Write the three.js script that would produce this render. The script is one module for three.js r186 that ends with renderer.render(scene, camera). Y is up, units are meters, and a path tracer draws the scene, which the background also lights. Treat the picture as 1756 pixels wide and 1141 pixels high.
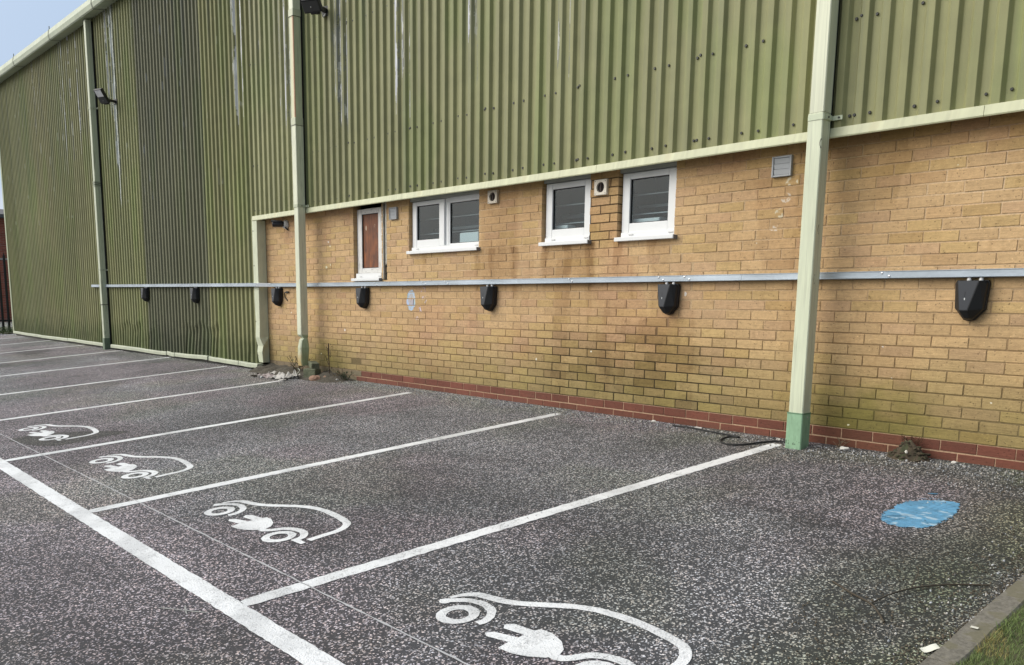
import * as THREE from 'three';
import { mergeGeometries, toCreasedNormals } from 'three/addons/utils/BufferGeometryUtils.js';
import { ConvexGeometry } from 'three/addons/geometries/ConvexGeometry.js';
import { RoundedBoxGeometry } from 'three/addons/geometries/RoundedBoxGeometry.js';

// ------------------------------------------------------------------ camera, sky, sun, exposure
const scene = new THREE.Scene();
const camera = new THREE.PerspectiveCamera(55.328, 1756 / 1505.3, 0.05, 800);
camera.setViewOffset(1756, 1505.3, 0, 0, 1756, 1141);
camera.rotation.order = 'YXZ';
camera.position.set(6.1333, 0.8267, 5.7707);
camera.rotation.set(-0.1565, 0.8242, 0.0141);
const renderer = new THREE.WebGLRenderer({ antialias: true });
renderer.toneMapping = THREE.LinearToneMapping;
renderer.toneMappingExposure = 1.2;
renderer.shadowMap.enabled = true;

const SUN = new THREE.Vector3(-0.56, 0.54, 0.63).normalize();
const sunLight = new THREE.DirectionalLight(new THREE.Color(1.0, 0.965, 0.91), 1.0);
sunLight.position.copy(SUN).multiplyScalar(40);
sunLight.castShadow = true;
sunLight.shadow.radius = 85;
sunLight.shadow.mapSize.set(4096, 4096);
Object.assign(sunLight.shadow.camera, { left: -26, right: 16, top: 16, bottom: -16, near: 1, far: 100 });
scene.add(sunLight);

// ------------------------------------------------------------------ noise and random
function mulberry(a) { return () => { a |= 0; a = a + 0x6D2B79F5 | 0; let t = Math.imul(a ^ a >>> 15, 1 | a); t = t + Math.imul(t ^ t >>> 7, 61 | t) ^ t; return ((t ^ t >>> 14) >>> 0) / 4294967296; }; }
let rnd = mulberry(7);
const rr = (a, b) => a + (b - a) * rnd();
const clamp = (v, a = 0, b = 1) => v < a ? a : v > b ? b : v;
const sm = (a, b, v) => { const t = clamp((v - a) / (b - a)); return t * t * (3 - 2 * t); };
const mix = (a, b, t) => a + (b - a) * t;
const hsh = (x, y) => { let h = Math.imul(x, 374761393) + Math.imul(y, 668265263) | 0; h = Math.imul(h ^ h >>> 13, 1274126177); return ((h ^ h >>> 16) >>> 0) / 4294967296; };
function vn(x, y) {
  const i = Math.floor(x), j = Math.floor(y), fx = x - i, fy = y - j, u = fx * fx * (3 - 2 * fx), v = fy * fy * (3 - 2 * fy);
  const a = hsh(i, j), b = hsh(i + 1, j), c = hsh(i, j + 1), d = hsh(i + 1, j + 1);
  return a + (b - a) * u + (c - a) * v + (a - b - c + d) * u * v;
}
function fbm(x, y, n = 4) { let s = 0, w = .5, t = 0; for (let k = 0; k < n; k++) { s += w * vn(x + k * 17.3, y - k * 9.1); t += w; w *= .5; x *= 2.03; y *= 2.03; } return s / t; }
const box01 = (v, a, b, e) => sm(a - e, a + e, v) * (1 - sm(b - e, b + e, v));

{ // sky: pale blue broken overcast, brightest round the veiled sun
  const W = 1024, H = 512, d = new Float32Array(W * H * 4);
  for (let j = 0; j < H; j++) for (let i = 0; i < W; i++) {
    const el = ((j + .5) / H - .5) * Math.PI, az = ((i + .5) / W - .5) * 2 * Math.PI;
    const y = Math.sin(el), x = Math.cos(el) * Math.cos(az), z = Math.cos(el) * Math.sin(az);
    let r, g, b;
    if (y >= -0.02) {
      const c = fbm(x / (y + .25) * 1.3 + 5, z / (y + .25) * 1.3, 5), cl = sm(.42, .72, c);
      const hz = Math.exp(-Math.max(y, 0) * 5);
      const s = x * SUN.x + y * SUN.y + z * SUN.z, veil = sm(.5, .85, s + .25 * (c - .5)), q = clamp(cl * .35 + veil);
      const dk = 1 - .35 * sm(.0, .9, x); r = mix(mix(.36, .50, hz), .74, q); g = mix(mix(.48, .58, hz), .725, q); b = mix(mix(.655, .71, hz), .70, q); r *= dk; g *= dk; b *= dk;
      const gl = Math.pow(Math.max(0, .5 + .5 * s), 15) * 3.4 * (.3 + .7 * sm(.03, .4, y));
      r += gl * 1.04; g += gl; b += gl * .91;
    } else { r = g = b = .12; }
    const k = (j * W + i) * 4; d[k] = r; d[k + 1] = g; d[k + 2] = b; d[k + 3] = 1;
  }
  const t = new THREE.DataTexture(d, W, H, THREE.RGBAFormat, THREE.FloatType);
  t.mapping = THREE.EquirectangularReflectionMapping; t.magFilter = t.minFilter = THREE.LinearFilter; t.needsUpdate = true;
  scene.background = t; scene.environment = t;
}

// ------------------------------------------------------------------ helpers
const used = {};
function numbered(n) { used[n] = (used[n] ?? -1) + 1; return used[n] ? n + '_' + String(used[n]).padStart(3, '0') : n; }
const lin = (r, g, b) => new THREE.Color().setRGB(r, g, b);
const mat = (c, o = {}) => new THREE.MeshStandardMaterial({ color: lin(...c), roughness: .7, metalness: 0, ...o });
function mesh(name, geo, m, parent) {
  const o = new THREE.Mesh(geo, m); o.castShadow = o.receiveShadow = true;
  o.name = parent ? name : numbered(name);
  (parent ?? scene).add(o); return o;
}
function thing(name, label, category, group, kind) {
  const g = new THREE.Group(); g.name = numbered(name); scene.add(g); tag(g, label, category, group, kind); return g;
}
function tag(o, label, category, group, kind) {
  if (label) o.userData.label = label; if (category) o.userData.category = category; if (group) o.userData.group = group; if (kind) o.userData.kind = kind; return o;
}
function bx(x0, x1, y0, y1, z0, z1, r = 0) {
  const g = r ? new RoundedBoxGeometry(x1 - x0, y1 - y0, z1 - z0, 2, r) : new THREE.BoxGeometry(x1 - x0, y1 - y0, z1 - z0);
  g.translate((x0 + x1) / 2, (y0 + y1) / 2, (z0 + z1) / 2); return g;
}
const strip = (g) => { const h = g.index ? g.toNonIndexed() : g; for (const k of Object.keys(h.attributes)) if (!['position', 'normal', 'uv'].includes(k)) h.deleteAttribute(k); return h; };
const merge = (gs) => mergeGeometries(gs.map(strip));
function tube(pts, r, seg = 24, rad = 6) { return new THREE.TubeGeometry(new THREE.CatmullRomCurve3(pts.map(p => new THREE.Vector3(...p))), seg, r, rad, false); }
// a frame of four mitre-like bars
function frameGeo(x0, x1, y0, y1, z0, z1, w, r = .004) {
  return merge([bx(x0, x0 + w, y0, y1, z0, z1, r), bx(x1 - w, x1, y0, y1, z0, z1, r), bx(x0 + w, x1 - w, y0, y0 + w, z0, z1 - .0015, r), bx(x0 + w, x1 - w, y1 - w, y1, z0, z1 - .0015, r)]);
}
// lofted quads between rings of equal length
function loft(rings, cap = true) {
  const p = []; const n = rings[0].length, q = (a, b, c) => p.push(...a, ...b, ...c);
  for (let i = 0; i + 1 < rings.length; i++) for (let j = 0; j < n; j++) {
    const a = rings[i][j], b = rings[i][(j + 1) % n], c = rings[i + 1][(j + 1) % n], d = rings[i + 1][j];
    q(a, b, c); q(a, c, d);
  }
  if (cap) for (const [R, s] of [[rings[0], 0], [rings[rings.length - 1], 1]]) for (let j = 1; j + 1 < n; j++) s ? q(R[0], R[j], R[j + 1]) : q(R[0], R[j + 1], R[j]);
  const g = new THREE.BufferGeometry(); g.setAttribute('position', new THREE.Float32BufferAttribute(p, 3));
  g.setAttribute('uv', new THREE.Float32BufferAttribute(new Float32Array(p.length / 3 * 2), 2));
  g.computeVertexNormals(); return g;
}
function tex(W, H, f, srgb = true, rep = false) {
  const d = new Uint8Array(W * H * 4), o = [0, 0, 0], enc = (v) => { v = clamp(v); return srgb ? 255 * (v < .0031308 ? 12.92 * v : 1.055 * Math.pow(v, 1 / 2.4) - .055) : 255 * v; };
  for (let j = 0; j < H; j++) for (let i = 0; i < W; i++) { f(i, j, o); const k = (j * W + i) * 4; d[k] = enc(o[0]); d[k + 1] = enc(o[1]); d[k + 2] = enc(o[2]); d[k + 3] = 255; }
  return dtex(d, W, H, srgb, rep);
}
function dtex(d, W, H, srgb, rep) {
  const t = new THREE.DataTexture(d, W, H, THREE.RGBAFormat); t.magFilter = THREE.LinearFilter; t.minFilter = THREE.LinearMipmapLinearFilter; t.generateMipmaps = true;
  if (srgb) t.colorSpace = THREE.SRGBColorSpace; if (rep) t.wrapS = t.wrapT = THREE.RepeatWrapping; t.anisotropy = 8; t.needsUpdate = true; return t;
}
function uvXY(g, x0, w, y0, h) { const p = g.attributes.position, uv = new Float32Array(p.count * 2); for (let i = 0; i < p.count; i++) { uv[2 * i] = (p.getX(i) - x0) / w; uv[2 * i + 1] = (p.getY(i) - y0) / h; } g.setAttribute('uv', new THREE.BufferAttribute(uv, 2)); return g; }

// ------------------------------------------------------------------ ground
const G0 = -0.13, GS = -0.09;
const gy = (x, z) => G0 + (z <= 0 ? 0 : z < 8.5 ? GS * z : GS * 8.5);
const CT = 2.4; // metres covered by the chipping texture
let asphaltMap, asphaltBump;
{ // bitumen with pale rolled-in chippings
  const N = 2048, col = new Uint8Array(N * N * 4), hgt = new Uint8Array(N * N * 4), R = mulberry(91), lum = new Float32Array(N * N), ti = new Float32Array(N * N), hh = new Float32Array(N * N);
  for (let j = 0; j < N; j++) for (let i = 0; i < N; i++) { const k = j * N + i, n = hsh(i, j), m = hsh(i >> 1, (j >> 1) + 999); lum[k] = .030 + .022 * n * m + .016 * m; hh[k] = .25 + .2 * m; }
  const px = N / CT, cnt = 50000;
  for (let c = 0; c < cnt; c++) {
    const cx = R() * N, cy = R() * N, big = R(), a = (big < .5 ? .0020 + .0022 * R() : .0034 + .0030 * R()) * px, e = .45 + .45 * R(), th = R() * Math.PI, ct = Math.cos(th), st = Math.sin(th);
    const L = big < .3 ? (.09 + .12 * R()) : .20 + .40 * Math.pow(R(), 1.2), warm = R(), cut = .55 + .4 * R(), ca = R() * 6.28, cc = Math.cos(ca), cs = Math.sin(ca), h = .5 + .5 * R();
    const rad = Math.ceil(a) + 1;
    for (let y = -rad; y <= rad; y++) for (let x = -rad; x <= rad; x++) {
      const u = (x * ct + y * st) / a, v = (-x * st + y * ct) / (a * e);
      if (Math.pow(Math.abs(u), 2.6) + Math.pow(Math.abs(v), 2.6) < 1 && u * cc + v * cs < cut) {
        const k = (((cy + y | 0) + N) % N) * N + ((cx + x | 0) + N) % N; lum[k] = L * (.86 + .28 * hsh(x + c, y)); ti[k] = warm; hh[k] = h;
      }
    }
  }
  const enc = (v) => { v = clamp(v); return 255 * (v < .0031308 ? 12.92 * v : 1.055 * Math.pow(v, 1 / 2.4) - .055); };
  for (let k = 0; k < N * N; k++) {
    const w = ti[k] - .5, L = lum[k];
    col[4 * k] = enc(L * (1.02 + .16 * w)); col[4 * k + 1] = enc(L * .985); col[4 * k + 2] = enc(L * (1.0 - .14 * w)); col[4 * k + 3] = 255;
    hgt[4 * k] = hgt[4 * k + 1] = hgt[4 * k + 2] = 255 * hh[k]; hgt[4 * k + 3] = 255;
  }
  asphaltMap = dtex(col, N, N, true, true); asphaltBump = dtex(hgt, N, N, false, true);
}
function toneAt(x, z, o) { // broad wear, damp, moss and lighter far end of the tarmac, as a tint of the chipping texture
  const a = fbm(x * .55 + 3, z * .55 + 8, 4), b = fbm(x * 2.1 - 4, z * 2.1, 4), c = fbm(x * 6, z * 6 + 40, 3), p = fbm(x * .8 + 60, z * .9 - 20, 3), streak = fbm(x * .5 + 9, z * 4, 3);
  let k = 1.17 + 1.15 * (a - .5) + .65 * (b - .5) + .4 * (c - .5) + .3 * (streak - .5), r = 1, g = .985, bl = 1.0;
  const pur = sm(.42, .64, p); r += .07 * pur; g -= .035 * pur; bl -= .01 * pur;
  const moss = sm(.5, .68, fbm(x * 1.3 + 20, z * 1.3 - 7, 4)) * .35 + (1 - sm(.05, .75, z)) * sm(.38, .6, b) * .6 + sm(4.35, 5.05, x) * sm(.30, .55, b) * 1.3;
  r *= 1 - .08 * moss; g *= 1 + .02 * moss; bl *= 1 - .26 * moss; k *= 1 - .16 * moss;
  k *= 1 + .25 * (1 - sm(.0, .5, z)) * sm(.45, .6, a);
  const ty = (x0, w) => { k *= 1 - .10 * Math.exp(-(((x - x0 + .08 * Math.sin(z)) / w) ** 2)) * sm(.4, 1, z) * sm(.3, .55, b); }; for (const x0 of [4.55, 3.25, 2.25, .95, -.1, -1.25, -2.3, -3.5]) ty(x0, .13); k *= 1 - .16 * sm(.60, .68, fbm(x * .35 + 70, z * .8 + 4, 4)); k *= 1 + .16 * sm(.58, .70, fbm(x * .7 - 33, z * 1.2 + 14, 4));
  const oil = (cx, cz, rx, rz, d) => { const q = ((x - cx) / rx) ** 2 + ((z - cz) / rz) ** 2 + (c - .5) * .9; k *= 1 - d * (1 - sm(.4, 1.1, q)); };
  oil(-13.5, 1.3, .9, .35, .5); oil(-10.2, .45, 1.2, .35, .35); oil(3.9, 1.6, .5, .12, .35); oil(3.2, 3.35, .2, .05, .5); oil(-7, .8, 1.1, .5, .25); oil(.6, 1.9, .9, .3, .18); oil(4.75, 2.1, .35, 1, .25); oil(1.9, .9, 1.2, .35, .15);
  if (x < -4) k *= 1 + .22 * sm(-5, -12, x);  // tarmac gets lighter towards the far left
  o[0] = clamp(k * r, .2, 2); o[1] = clamp(k * g, .2, 2); o[2] = clamp(k * bl, .2, 2);
}
const car_park = thing('car_park', 'dark chipped tarmac car park sloping away from the building', null, null, 'structure');
{
  const xs = [-400, -200, -100, -60, -40, -30, -25], zs = [-400, -150, -60, -30, -12, -4, -1];
  for (let x = -22; x <= 6.001; x += .1) xs.push(x); xs.push(7, 9, 12, 20, 40, 100, 400);
  for (let z = 0; z <= 6.501; z += .1) zs.push(z); zs.push(7.5, 8.5, 9.5, 12, 20, 50, 150, 400);
  const P = [], U = [], C = [], I = [], o = [0, 0, 0];
  for (const z of zs) for (const x of xs) { const j = (x > -22 && x < 5.9 && z > .05 && z < 6.4) ? .0016 * (fbm(x * 3, z * 3, 3) - .5) : 0; P.push(x, gy(x, z) + j, z); U.push(x / CT, z / CT); toneAt(x, z, o); C.push(...o); }
  const n = xs.length; for (let j = 0; j + 1 < zs.length; j++) for (let i = 0; i + 1 < n; i++) { const a = j * n + i; I.push(a, a + n, a + 1, a + 1, a + n, a + n + 1); }
  const g = new THREE.BufferGeometry(); g.setAttribute('position', new THREE.Float32BufferAttribute(P, 3)); g.setAttribute('uv', new THREE.Float32BufferAttribute(U, 2)); g.setAttribute('color', new THREE.Float32BufferAttribute(C, 3)); g.setIndex(I); g.computeVertexNormals();
  mesh('tarmac', g, new THREE.MeshStandardMaterial({ map: asphaltMap, bumpMap: asphaltBump, bumpScale: .004, vertexColors: true, roughness: .86 }), car_park);
}
// paint: a thin ragged film that follows the tarmac
const paintTex = tex(1024, 1024, (i, j, o) => { const n = fbm(i / 90, j / 90, 5), s = hsh(i, j), f = fbm(i / 9, j / 9, 3); let v = .79 + .10 * (n - .5) - .16 * sm(.62, .80, f) - .05 * s; const wr = sm(.50, .68, fbm(i / 70 + 30, j / 70, 4)), q = hsh(i >> 1, j >> 1), q2 = fbm(i / 3.2, j / 3.2, 2); if (q > .988 - .05 * wr || q2 > .86 - .14 * wr) v *= .42 + .25 * q; v *= 1 - .10 * wr; const tr = .82 + .18 * sm(.30, .5, fbm(i / 150 + 7, j / 150, 3)); o[0] = v * .985 * tr; o[1] = v * .995 * tr; o[2] = v * 1.01 * tr; }, true, true);
const paintMat = new THREE.MeshStandardMaterial({ map: paintTex, bumpMap: asphaltBump, bumpScale: .0022, roughness: .6 });
function film(name, quads, m, lift, cell = CT) { // triangles in (x,z) -> mesh lying on the ground
  const P = [], U = [];
  for (let t of quads) { const [a, b, c] = t, up = t.lift ?? 0; if ((b[1] - a[1]) * (c[0] - a[0]) - (b[0] - a[0]) * (c[1] - a[1]) < 0) t = [a, c, b]; for (const [x, z] of t) { P.push(x, gy(x, z) + lift + up, z); U.push(x / cell, z / cell); } }
  const g = new THREE.BufferGeometry(); g.setAttribute('position', new THREE.Float32BufferAttribute(P, 3)); g.setAttribute('uv', new THREE.Float32BufferAttribute(U, 2)); g.computeVertexNormals();
  return mesh(name, g, m, car_park);
}
function stripe(name, ax, az, bx_, bz, w, m = paintMat, lift = .005, rag = .004, step = .03) {
  const L = Math.hypot(bx_ - ax, bz - az), n = Math.ceil(L / step), dx = (bx_ - ax) / L, dz = (bz - az) / L, q = []; let prev = null;
  for (let i = 0; i <= n; i++) {
    const s = i / n * L, cx = ax + dx * s, cz = az + dz * s, e = Math.min(1, Math.min(s, L - s) / .03 + .75), l = w / 2 * e + rr(-rag, rag), r = w / 2 * e + rr(-rag, rag);
    const cur = [[cx - dz * l, cz + dx * l], [cx + dz * r, cz - dx * r]];
    if (prev) { q.push([prev[0], cur[0], prev[1]], [prev[1], cur[0], cur[1]]); } prev = cur;
  }
  return film(name, q, m, lift);
}
stripe('end_line', 9.5, 4.262, -20.0, 4.262, .105, paintMat, .003, .003);
for (const [fx, fz, nx] of [[2.995, .20, 2.69], [.77, .22, .48], [-1.57, .22, -1.79], [-3.97, .30, -4.24], [-6.40, .22, -6.62], [-8.87, .14, -9.2], [-11.4, .12, -11.7], [-13.85, .14, -14.2], [-16.5, .07, -16.9], [-19.05, .14, -19.4]])
  stripe('bay_line', fx, fz, nx - .005, 4.21, .098, paintMat, .003);
stripe('bay_line', 5.22, 4.3, 4.93, 8.2, .098, paintMat, .003);
stripe('chalk_line', 6.5, 3.885, -3.6, 3.945, .009, mat([.42, .42, .43], { roughness: .9 }), .003, .0025, .05);
for (const [x0, z0, x1, z1] of [[2.60, 4.43, 2.50, 4.40], [2.66, 4.36, 2.42, 4.49], [.46, 4.31, .2, 4.42]]) stripe('chalk_line', x0, z0, x1, z1, .007, mat([.3, .3, .29], { roughness: .9 }), .003, .002);
{ // car-with-plug marking, stencilled in four bays
  const ring = (cx, cz, ro, ri, s = new THREE.Shape()) => { s.absarc(cx, cz, ro, 0, 2 * Math.PI, false); const h = new THREE.Path(); h.absarc(cx, cz, ri, 0, 2 * Math.PI, true); s.holes.push(h); return s; };
  const band = (pts, w, taper = 0) => { // ribbon along a smooth path
    const c = new THREE.CatmullRomCurve3(pts.map(([x, z]) => new THREE.Vector3(x, z, 0))).getPoints(60), l = [], r = [];
    c.forEach((p, i) => { const a = c[Math.max(0, i - 1)], b = c[Math.min(c.length - 1, i + 1)], d = Math.hypot(b.x - a.x, b.y - a.y), k = w / 2 * (taper ? Math.min(1, .45 + i / 14) : 1), nx = -(b.y - a.y) / d * k, ny = (b.x - a.x) / d * k; l.push(new THREE.Vector2(p.x + nx, p.y + ny)); r.push(new THREE.Vector2(p.x - nx, p.y - ny)); });
    return new THREE.Shape([...l, ...r.reverse()]);
  };
  const body = [[1.012, 3.566], [1.033, 3.513], [1.075, 3.469], [1.165, 3.449], [1.253, 3.428], [1.329, 3.389], [1.412, 3.334], [1.498, 3.281], [1.598, 3.244], [1.722, 3.230], [1.856, 3.238], [1.981, 3.258], [2.047, 3.278], [2.099, 3.331], [2.122, 3.391], [2.126, 3.458], [2.128, 3.51], [2.134, 3.572]];
  const shapes = [
    band(body, .047, 1), ring(1.176, 3.656, .092, .048), band([[1.006, 3.622], [1.045, 3.578], [1.10, 3.533], [1.177, 3.517], [1.247, 3.534], [1.295, 3.578], [1.312, 3.628], [1.306, 3.66]], .040), new THREE.Shape(Array.from({ length: 24 }, (_, i) => new THREE.Vector2(1.026 + .027 * Math.cos(i / 24 * 6.2832), 3.605 + .027 * Math.sin(i / 24 * 6.2832)))),
    ring(1.943, 3.652, .095, .05), band([[1.70, 3.648], [1.765, 3.652], [1.80, 3.625], [1.838, 3.563], [1.899, 3.530], [1.965, 3.520], [2.018, 3.535], [2.062, 3.573], [2.072, 3.615], [2.073, 3.635]], .045), new THREE.Shape([[2.05, 3.603], [2.157, 3.606], [2.162, 3.636], [2.058, 3.640]].map(p => new THREE.Vector2(...p))),
    new THREE.Shape([[1.535, 3.748], [1.530, 3.692], [1.425, 3.714], [1.398, 3.694], [1.420, 3.664], [1.530, 3.640], [1.531, 3.609], [1.425, 3.620], [1.400, 3.592], [1.426, 3.562], [1.535, 3.552], [1.545, 3.528], [1.605, 3.526], [1.682, 3.552], [1.735, 3.595], [1.755, 3.640], [1.730, 3.685], [1.67, 3.725], [1.608, 3.745]].map(p => new THREE.Vector2(...p)))];
  const gs = shapes.map(s => new THREE.ShapeGeometry(s, 40));
  const tris = []; let layer = 0; for (const g0 of gs) { layer += .00013; const g = g0.toNonIndexed(), p = g.attributes.position; for (let i = 0; i < p.count; i += 3) tris.push([[p.getX(i), p.getY(i)], [p.getX(i + 2), p.getY(i + 2)], [p.getX(i + 1), p.getY(i + 1)]]), tris[tris.length - 1].lift = layer; }
  for (const [dx, dz] of [[2.34, -.01], [0, 0], [-2.22, .02], [-4.47, .03]]) {
    const q = tris.map(t => Object.assign(t.map(([x, z]) => [x + dx + .0022 * (vn(x * 60 + dx, z * 60) - .5), z + dz + .006 * (vn(x * 70, z * 70 + dx) - .5)]), { lift: t.lift }));
    film('electric_car_marking', q, paintMat, .0026);
  }
}
{ // patched tarmac under the fourth marking, blue paint spill, darker scuffs
  const blob = (name, pts, m, lift, rag = .02, cell = CT) => { const c = new THREE.CatmullRomCurve3(pts.map(([x, z]) => new THREE.Vector3(x, z, 0)), true, 'centripetal').getPoints(120).map(p => [p.x + rr(-rag, rag), p.y + rr(-rag, rag)]); c.pop(); const cx = c.reduce((s, p) => s + p[0], 0) / c.length, cz = c.reduce((s, p) => s + p[1], 0) / c.length; return film(name, c.map((p, i) => [[cx, cz], c[(i + 1) % c.length], p]), m, lift, cell); };
  const patch = new THREE.MeshStandardMaterial({ map: asphaltMap, bumpMap: asphaltBump, bumpScale: .002, roughness: .85, color: lin(.42, .40, .36) });
  tag(blob('tarmac_patch', [[-2.85, 3.95], [-2.3, 3.87], [-2.07, 3.68], [-2.12, 3.4], [-2.16, 3.08], [-2.45, 3.24], [-2.66, 3.42], [-2.85, 3.70]], patch, .0016, .012), 'dark repaired patch of tarmac');
  const blueT = tex(512, 512, (i, j, o) => { const a = fbm(i / 60, j / 24, 5), b = fbm(i / 12 + 40, j / 7, 3), w = sm(.60, .72, fbm(i / 40 + 9, j / 22, 4)); let k = .8 + .5 * (a - .5) + .3 * (b - .5); k *= hsh(i >> 2, j >> 2) > .985 ? .5 : 1; o[0] = mix(.15 * k, .5, w * .7); o[1] = mix(.43 * k, .66, w * .7); o[2] = mix(.70 * k, .76, w * .7); }, true, true);
  const blue = new THREE.MeshStandardMaterial({ map: blueT, bumpMap: asphaltBump, bumpScale: .003, roughness: .5 });
  tag(blob('paint_spill', [[4.312, 1.425], [4.275, 1.33], [4.266, 1.20], [4.283, 1.05], [4.345, .955], [4.43, .90], [4.497, .905], [4.535, .98], [4.552, 1.08], [4.556, 1.20], [4.545, 1.33], [4.515, 1.425], [4.455, 1.462], [4.38, 1.462]], blue, .003, .012, .8), 'spilt sky blue paint');
  { const q = []; for (let i = 0; i < 260; i++) { const a = rnd() * 6.283, e = .93 + Math.abs(rr(-1, 1) * rr(0, 1)) * .16, x = 4.415 + Math.cos(a) * .145 * e + .03 * Math.sin(a), z = 1.17 + Math.sin(a) * .285 * e, s = rr(.0015, .006); q.push([[x - s, z - s * .6], [x + s * 1.2, z - s * .3], [x + s * .2, z + s]]); } film('paint_fleck', q, blue, .0026, .8); }
  blob('paint_spill', [[4.302, .815], [4.325, .80], [4.350, .79], [4.345, .808], [4.32, .822]], blue, .0042, .003, .9);
}

// ------------------------------------------------------------------ the building
const warehouse = thing('warehouse', 'long industrial building with green ribbed cladding above a buff brick wall', 'building');
const grp = (name, parent) => { const g = new THREE.Group(); g.name = name; parent.add(g); return g; };
const paleGreen = [.57, .60, .44], flashGreen = [.55, .56, .37];
const XL = -5.40, XR = 6.2; // ends of the brick wall
// openings: x0, x1, y0, y1
const OPEN = [[-3.06, -2.44, 1.15, 2.2], [-1.89, -.655, 1.43, 2.2], [.27, .885, 1.43, 2.2], [1.212, 1.825, 1.43, 2.2], [-2.415, -2.335, 1.122, 2.2]];
const wallSoilShade = (x, y, o) => { // soil, damp, weathering, painted pipe shadow and darker left end of brick face, colour multiplier in o[0..2]
  const n = fbm(x * 2.2, y * 2.2, 4), n2 = fbm(x * 7 + 9, y * 7, 3), n3 = fbm(x * 1.1 + 30, y * .35, 3); let r = 1, g = 1, b = 1;
  const m = (k, cr = 1, cg = 1, cb = 1) => { r *= mix(1, cr, k); g *= mix(1, cg, k); b *= mix(1, cb, k); };
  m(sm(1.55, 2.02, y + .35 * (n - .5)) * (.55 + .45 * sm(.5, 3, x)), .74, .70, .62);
  m((1 - sm(.12, .62, y + .25 * (n - .5))) * .95, .70, .76, .66);
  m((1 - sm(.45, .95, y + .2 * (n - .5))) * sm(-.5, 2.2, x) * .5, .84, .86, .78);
  m(sm(.3, .75, n) * .6, .88, .86, .82);
  m(box01(x, -.62, -.07, .02 + .03 * n2) * box01(y, .98, 1.95, .06) * .75, .78, .72, .66);
  m(box01(x, .30, .97, .04 * n2 + .01) * box01(y, 1.0, 1.42, .03) * .75, .76, .71, .64);
  m(box01(x, .36, 1.35, .25) * box01(y, .70, 1.08, .2) * .5 * n2 * 1.6, .80, .74, .66);
  m(box01(x, .86, 1.22, .05) * sm(1.32, 1.5, y) * .6, .84, .80, .64);
  m(box01(x + .10 * (n2 - .5) + .12 * (y - 1.5), 2.60, 2.98, .025) * box01(y, 1.12, 1.80, .05) * .6, .80, .75, .72);
  m(box01(x, 2.9, 3.70 + .10 * (n2 - .5) - .10 * (2.0 - y), .012) * box01(y, 1.52, 2.1, .1) * .62 * sm(.3, .5, n3 + .2), .74, .72, .64);
  m(box01(x, 3.05, 3.36, .09) * sm(1.2, 2.0, y) * sm(.3, .6, n2) * .35, .75, .76, .66);  // greenish staining behind the pipe, partly painted shadow
  m(box01(x, .15, 2.1, .4) * (1 - sm(.35, .75, y)) * .55, .74, .76, .66);
  m(box01(x, 3.13, 3.95, .22) * (1 - sm(.10, .46, y + .3 * (n2 - .5))) * .8, .56, .64, .36);
  m(box01(x, -4.2, -3.3, .3) * (1 - sm(.1, .5, y + .3 * (n2 - .5))), .6, .64, .46);
  m((1 - sm(XL, XL + .25, x)) * .4, .8, .78, .74);  // brick darkens towards its left end
  const cr = Math.floor(y / .075), bh = hsh(Math.floor((x - (cr & 1 ? 0 : .1125)) / .225) + 500, cr + 77), bh2 = hsh(Math.floor((x - (cr & 1 ? 0 : .1125)) / .225) + 900, cr + 31);
  const run = sm(.56, .62, fbm(x * 5.5 + 3, y * .45, 4) + .10 * (bh - .5)); m(run * .5 * sm(-1.2, .6, x) * (1 - sm(2.4, 3.6, x)) * (.45 + .7 * bh), .74, .68, .62);
  for (const [wx, wl] of [[.32, .5], [.62, .75], [.90, .9], [1.22, .45], [1.60, .3], [-.10, .8], [-.45, .6], [-.68, .85], [-1.6, .3]]) { const t = (1.41 - y) / wl; if (t > 0 && t < 1) m(box01(x + .02 * (n2 - .5) + .012 * Math.sin(y * 19 + wx * 9), wx - .055 * (1 - t * .6), wx + .055 * (1 - t * .6), .010) * (1 - t) * (.4 + .6 * bh), .70, .63, .55); }
  const damp = box01(x, .45, 2.3, .4) * box01(y, .08, .64, .16); m(damp * sm(.42, .72, bh * .55 + .5 * fbm(x * 4 + 31, y * 7, 4)) * .65, .64, .63, .54); m(damp * sm(.58, .66, fbm(x * 11, y * 26, 3)) * .4, .60, .60, .52); m(sm(.78, .98, bh2) * .55, .90, .84, .80); m(sm(.0, .12, .12 - bh2) * .5, 1.10, 1.10, 1.08);
  m(sm(.56, .74, fbm(x * 1.7 - 12, y * 1.4 + 5, 4)) * .7, .93, .84, .88);
  m((1 - sm(.04, .14, y + .1 * (n2 - .5))) * .5, .66, .70, .60);
  const sp = fbm(x * 26, y * 26, 2); m(sm(.70, .82, sp) * .3, .7, .66, .6);
  o[0] = r; o[1] = g; o[2] = b;
};
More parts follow.
